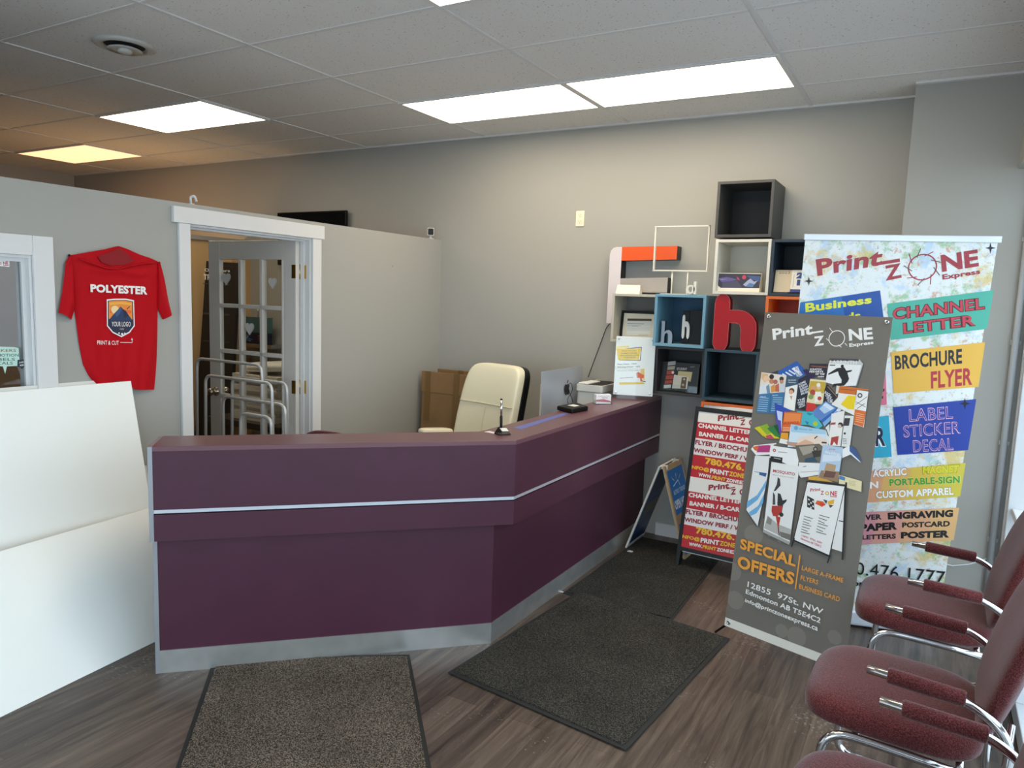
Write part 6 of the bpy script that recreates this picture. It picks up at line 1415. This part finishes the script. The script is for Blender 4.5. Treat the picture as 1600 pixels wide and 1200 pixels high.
ru = thing('roll_up_banner', 'tall white roll-up banner listing services on coloured panels beside the column', 'banner', PLANES['RU'][0][:2]+[0.])
T = frame(*PLANES['RU']); RW, RHH = .842, 2.0
RH1 = RHTOP
sheet('banner_sheet', 'RU', 0, RW, 0.03, RH1, splatter_mat(), ru, .0012)
b = MB().mat(mat('anodised_rail', 'dfe2e8', .35, .25)); b.box(-.006, RW+.012, RH1-.002, RH1+.028, -.012, .010, T); b.build('top_rail', ru, bevel=.003)
b = MB().mat(mat('anodised_rail', 'dfe2e8', .35, .25)); o = Vector(PLANES['RU'][0]); u = Vector(PLANES['RU'][1]); nb = Vector((-u.y, u.x, 0))
Tb = Matrix((u, nb, (0, 0, 1))).transposed().to_4x4(); Tb.translation = (o.x, o.y, 0)
b.box(-.012, RW+.012, -.05, .12, .012, .095, Tb); b.build('base_cassette', ru, bevel=.012, seg=3)
for uu in (.08, RW-.08):
    b = MB().mat(BLACK); b.box(uu-.02, uu+.02, -.10, .18, 0, .012, Tb); b.build('foot', ru)
b = MB().mat(STEEL); b.tube([Tb @ Vector((RW/2, .04, .09)), T @ Vector((RW/2, RH1, -.014))], .008, 10); b.build('support_pole', ru)

af = thing('sandwich_board', 'black framed sandwich board with red and white service list', 'sandwich board', PLANES['AF'][0])
T = frame(*PLANES['AF']); AFW = .625; v0, v1 = AFB, AFT
b = MB().mat(mat('black_sign_frame', '121213', .45))
b.box(-.006, .018, 0, v1+.03, -.022, .004, T); b.box(AFW-.018, AFW+.006, 0, v1+.03, -.022, .004, T); b.box(.018, AFW-.018, v1, v1+.03, -.022, .004, T); b.box(.018, AFW-.018, v0-.025, v0, -.022, .004, T); b.build('front_frame', af)
b = MB().mat(mat('black_sign_frame', '121213', .45)); b.box(-.004, .018, .03, v1+.03, -.05, -.028, T); b.box(AFW-.018, AFW+.004, .03, v1+.03, -.05, -.028, T); b.box(.018, AFW-.018, v1, v1+.03, -.05, -.028, T)
b.build('rear_frame', af)
b = MB().mat(ink('eceae6')); b.box(.02, AFW-.02, .1, v1+.052, -.030, -.024, T); b.build('rear_panel', af)
b = MB().mat(ink('f4f2ee')); b.box(.008, .61, v0, v1, -.006, -.0005, T); draw(b, T, ART['AF'], .0004); b.build('front_panel', af)

sa = thing('sandwich_board', 'small blue wooden-edged OPEN HOUSE board standing by the counter end', 'sandwich board', (-1.51, 4.82, 0))
sw = mat('sign_edge_white', 'dedad2', .5); wd = mat('pale_wood', 'b59a74', .6)
for key, nm, sgn in (('SA', 'right_panel', 1), ('SL', 'left_panel', -1)):
    T = frame(*PLANES[key]); b = MB().mat(wd if sgn > 0 else sw); b.box(0, .35, 0.002, .637, -.012, 0, T); draw(b, T, ART[key], .0004)
    if sgn > 0: b.mat(sw); b.box(.0, .35, .002, .637, -.0135, -.012, T)
    b.build('panel', sa)
b = MB().mat(sw); b.box(-1.525, -1.478, 4.70, 4.715, .585, .612); b.box(-1.525, -1.478, 4.93, 4.945, .585, .612); b.build('hinge', sa)

# ------------------------------------------------------------------ storeroom seen through the doorway
rk = thing('poster_rack', 'chrome tube rack of nested hoops standing inside the doorway', 'rack', (-4.0, 3.25, 0))
for i, (yy, xa, xb_, zt) in enumerate(((3.34, -4.50, -3.84, 1.195), (3.22, -4.25, -3.61, 1.105), (3.40, -4.205, -3.67, 1.085), (3.28, -4.15, -3.555, .965), (3.16, -3.83, -3.55, .90))):
    b = MB().mat(WIRE); b.tube(fillet([(xa-.02, yy, .05), (xa, yy, zt), (xb_, yy, zt), (xb_+.02, yy, .05)], .06, 7), .0105, 10); b.build('hoop', rk)
b = MB().mat(WIRE); b.tube([(-4.5, 3.12, .05), (-4.5, 3.44, .05)], .012, 8); b.tube([(-3.55, 3.12, .05), (-3.55, 3.44, .05)], .012, 8)
for y in (3.16, 3.22, 3.28, 3.34, 3.40): b.tube([(-4.5, y, .05), (-3.55, y, .05)], .012, 8)
for x in (-4.5, -3.55):
    for y in (3.13, 3.43): b.tube([(x, y, 0), (x, y, .05)], .014, 8)
b.build('base_frame', rk)
bp_ = thing('display_panel', 'tall black display panel with white lettering seen through the glass door', 'panel', (-5.7, 4.4, 0))
b = MB().mat(mat('panel_black', '17171a', .5)); vs = [(-6.0, 4.385, 0), (-5.50, 4.385, 0), (-5.345, 4.4, 1.915), (-5.775, 4.4, 1.93)]
vs = vs+[(q[0], q[1]+.03, q[2]) for q in vs]
b.add(vs, [(0, 1, 2, 3), (5, 4, 7, 6), (0, 4, 5, 1), (1, 5, 6, 2), (2, 6, 7, 3), (3, 7, 4, 0)]); b.build('board', bp_)
T = frame((-5.8, 4.383, 0), (1, 0, 0), (0, 0, 1)); b = MB(); draw(b, T, ART['BK'], .0012); d = b.build('lettering', bp_); d['label'] = 'white lettering'
b = MB().mat(mat('pale_plywood', 'b9996c', .7)); b.box(-5.74, -5.515, 4.47, 4.49, 0, 1.985); tag(b.build('plywood_sheet'), 'plywood sheet standing behind the black display panel', 'board')
b = MB().mat(ink('dfd9cc')); zz = .60
for i in range(14):
    dx = random.uniform(-.02, .02); b.box(-5.14+dx, -4.60+dx, 4.15+random.uniform(-.01, .01), 4.55, zz, zz+.024); zz += .0275
tag(b.build('paper_stack'), 'thick stack of white paper seen through the door panes', 'paper', kind='stuff')
b = MB().mat(mat('dark_table', '3a302a', .5)); b.box(-5.33, -4.45, 4.05, 4.9, .55, .60)
wt = thing('work_table', 'dark work table carrying the paper stack in the back room', 'table', (-4.95, 4.5, 0)); b.build('tabletop', wt)
for x in (-5.29, -4.50):
    for y in (4.1, 4.85): b = MB().mat(mat('dark_table', '3a302a', .5)); b.box(x-.025, x+.025, y-.025, y+.025, 0, .55); b.build('leg', wt)
b = MB().mat(ink('e8e4da')); b.pad(.26, .17, .045, .7, .7, 10, 24, lambda q: q+Vector((-4.86, 4.34, zz+.058+.012*math.sin(9*q.x)))); tag(b.build('white_cloth'), 'crumpled white wrap on top of the paper stack', 'cloth')
pk = thing('product_package', 'teal and navy hanging package behind the glass door', 'package', (-5.75, 4.96, 1.12))
b = MB().mat(mat('package_teal', '4d7478', .4)); b.box(-5.93, -5.58, 4.93, 4.99, 1.27, 1.42); b.mat(mat('package_navy', '1d2340', .4)); b.box(-5.92, -5.59, 4.93, 4.99, 1.16, 1.27)
draw(b, frame((-5.92, 4.93, 1.16), (1, 0, 0), (0, 0, 1)), [('p', '8fb3d4', [(.02, .03), (.10, .02), (.05, .09)]), ('p', '3f6fb0', [(.03, .02), (.14, .04), (.06, .06)]), ('l', 'c2455d', .008, [(.20, .08), (.29, .08)]), ('l', 'c2455d', .006, [(.20, .06), (.29, .06)]), ('l', 'c2455d', .006, [(.20, .04), (.29, .04)])], .0006)
b.build('bag', pk)
b = MB().mat(CHROME); b.tube([(-5.75, 4.96, 1.42), (-5.75, 4.96, 1.52)], .003, 6); b.box(-5.97, -5.55, 4.94, 5.08, 1.12, 1.16); b.build('hanging_bar', pk)
b = MB().mat(CARD); b.box(-5.12, -4.87, 4.62, 4.88, .602, 1.02); tag(b.build('cardboard_box', bevel=.004), 'brown carton right of the paper stack on the work table', 'box')
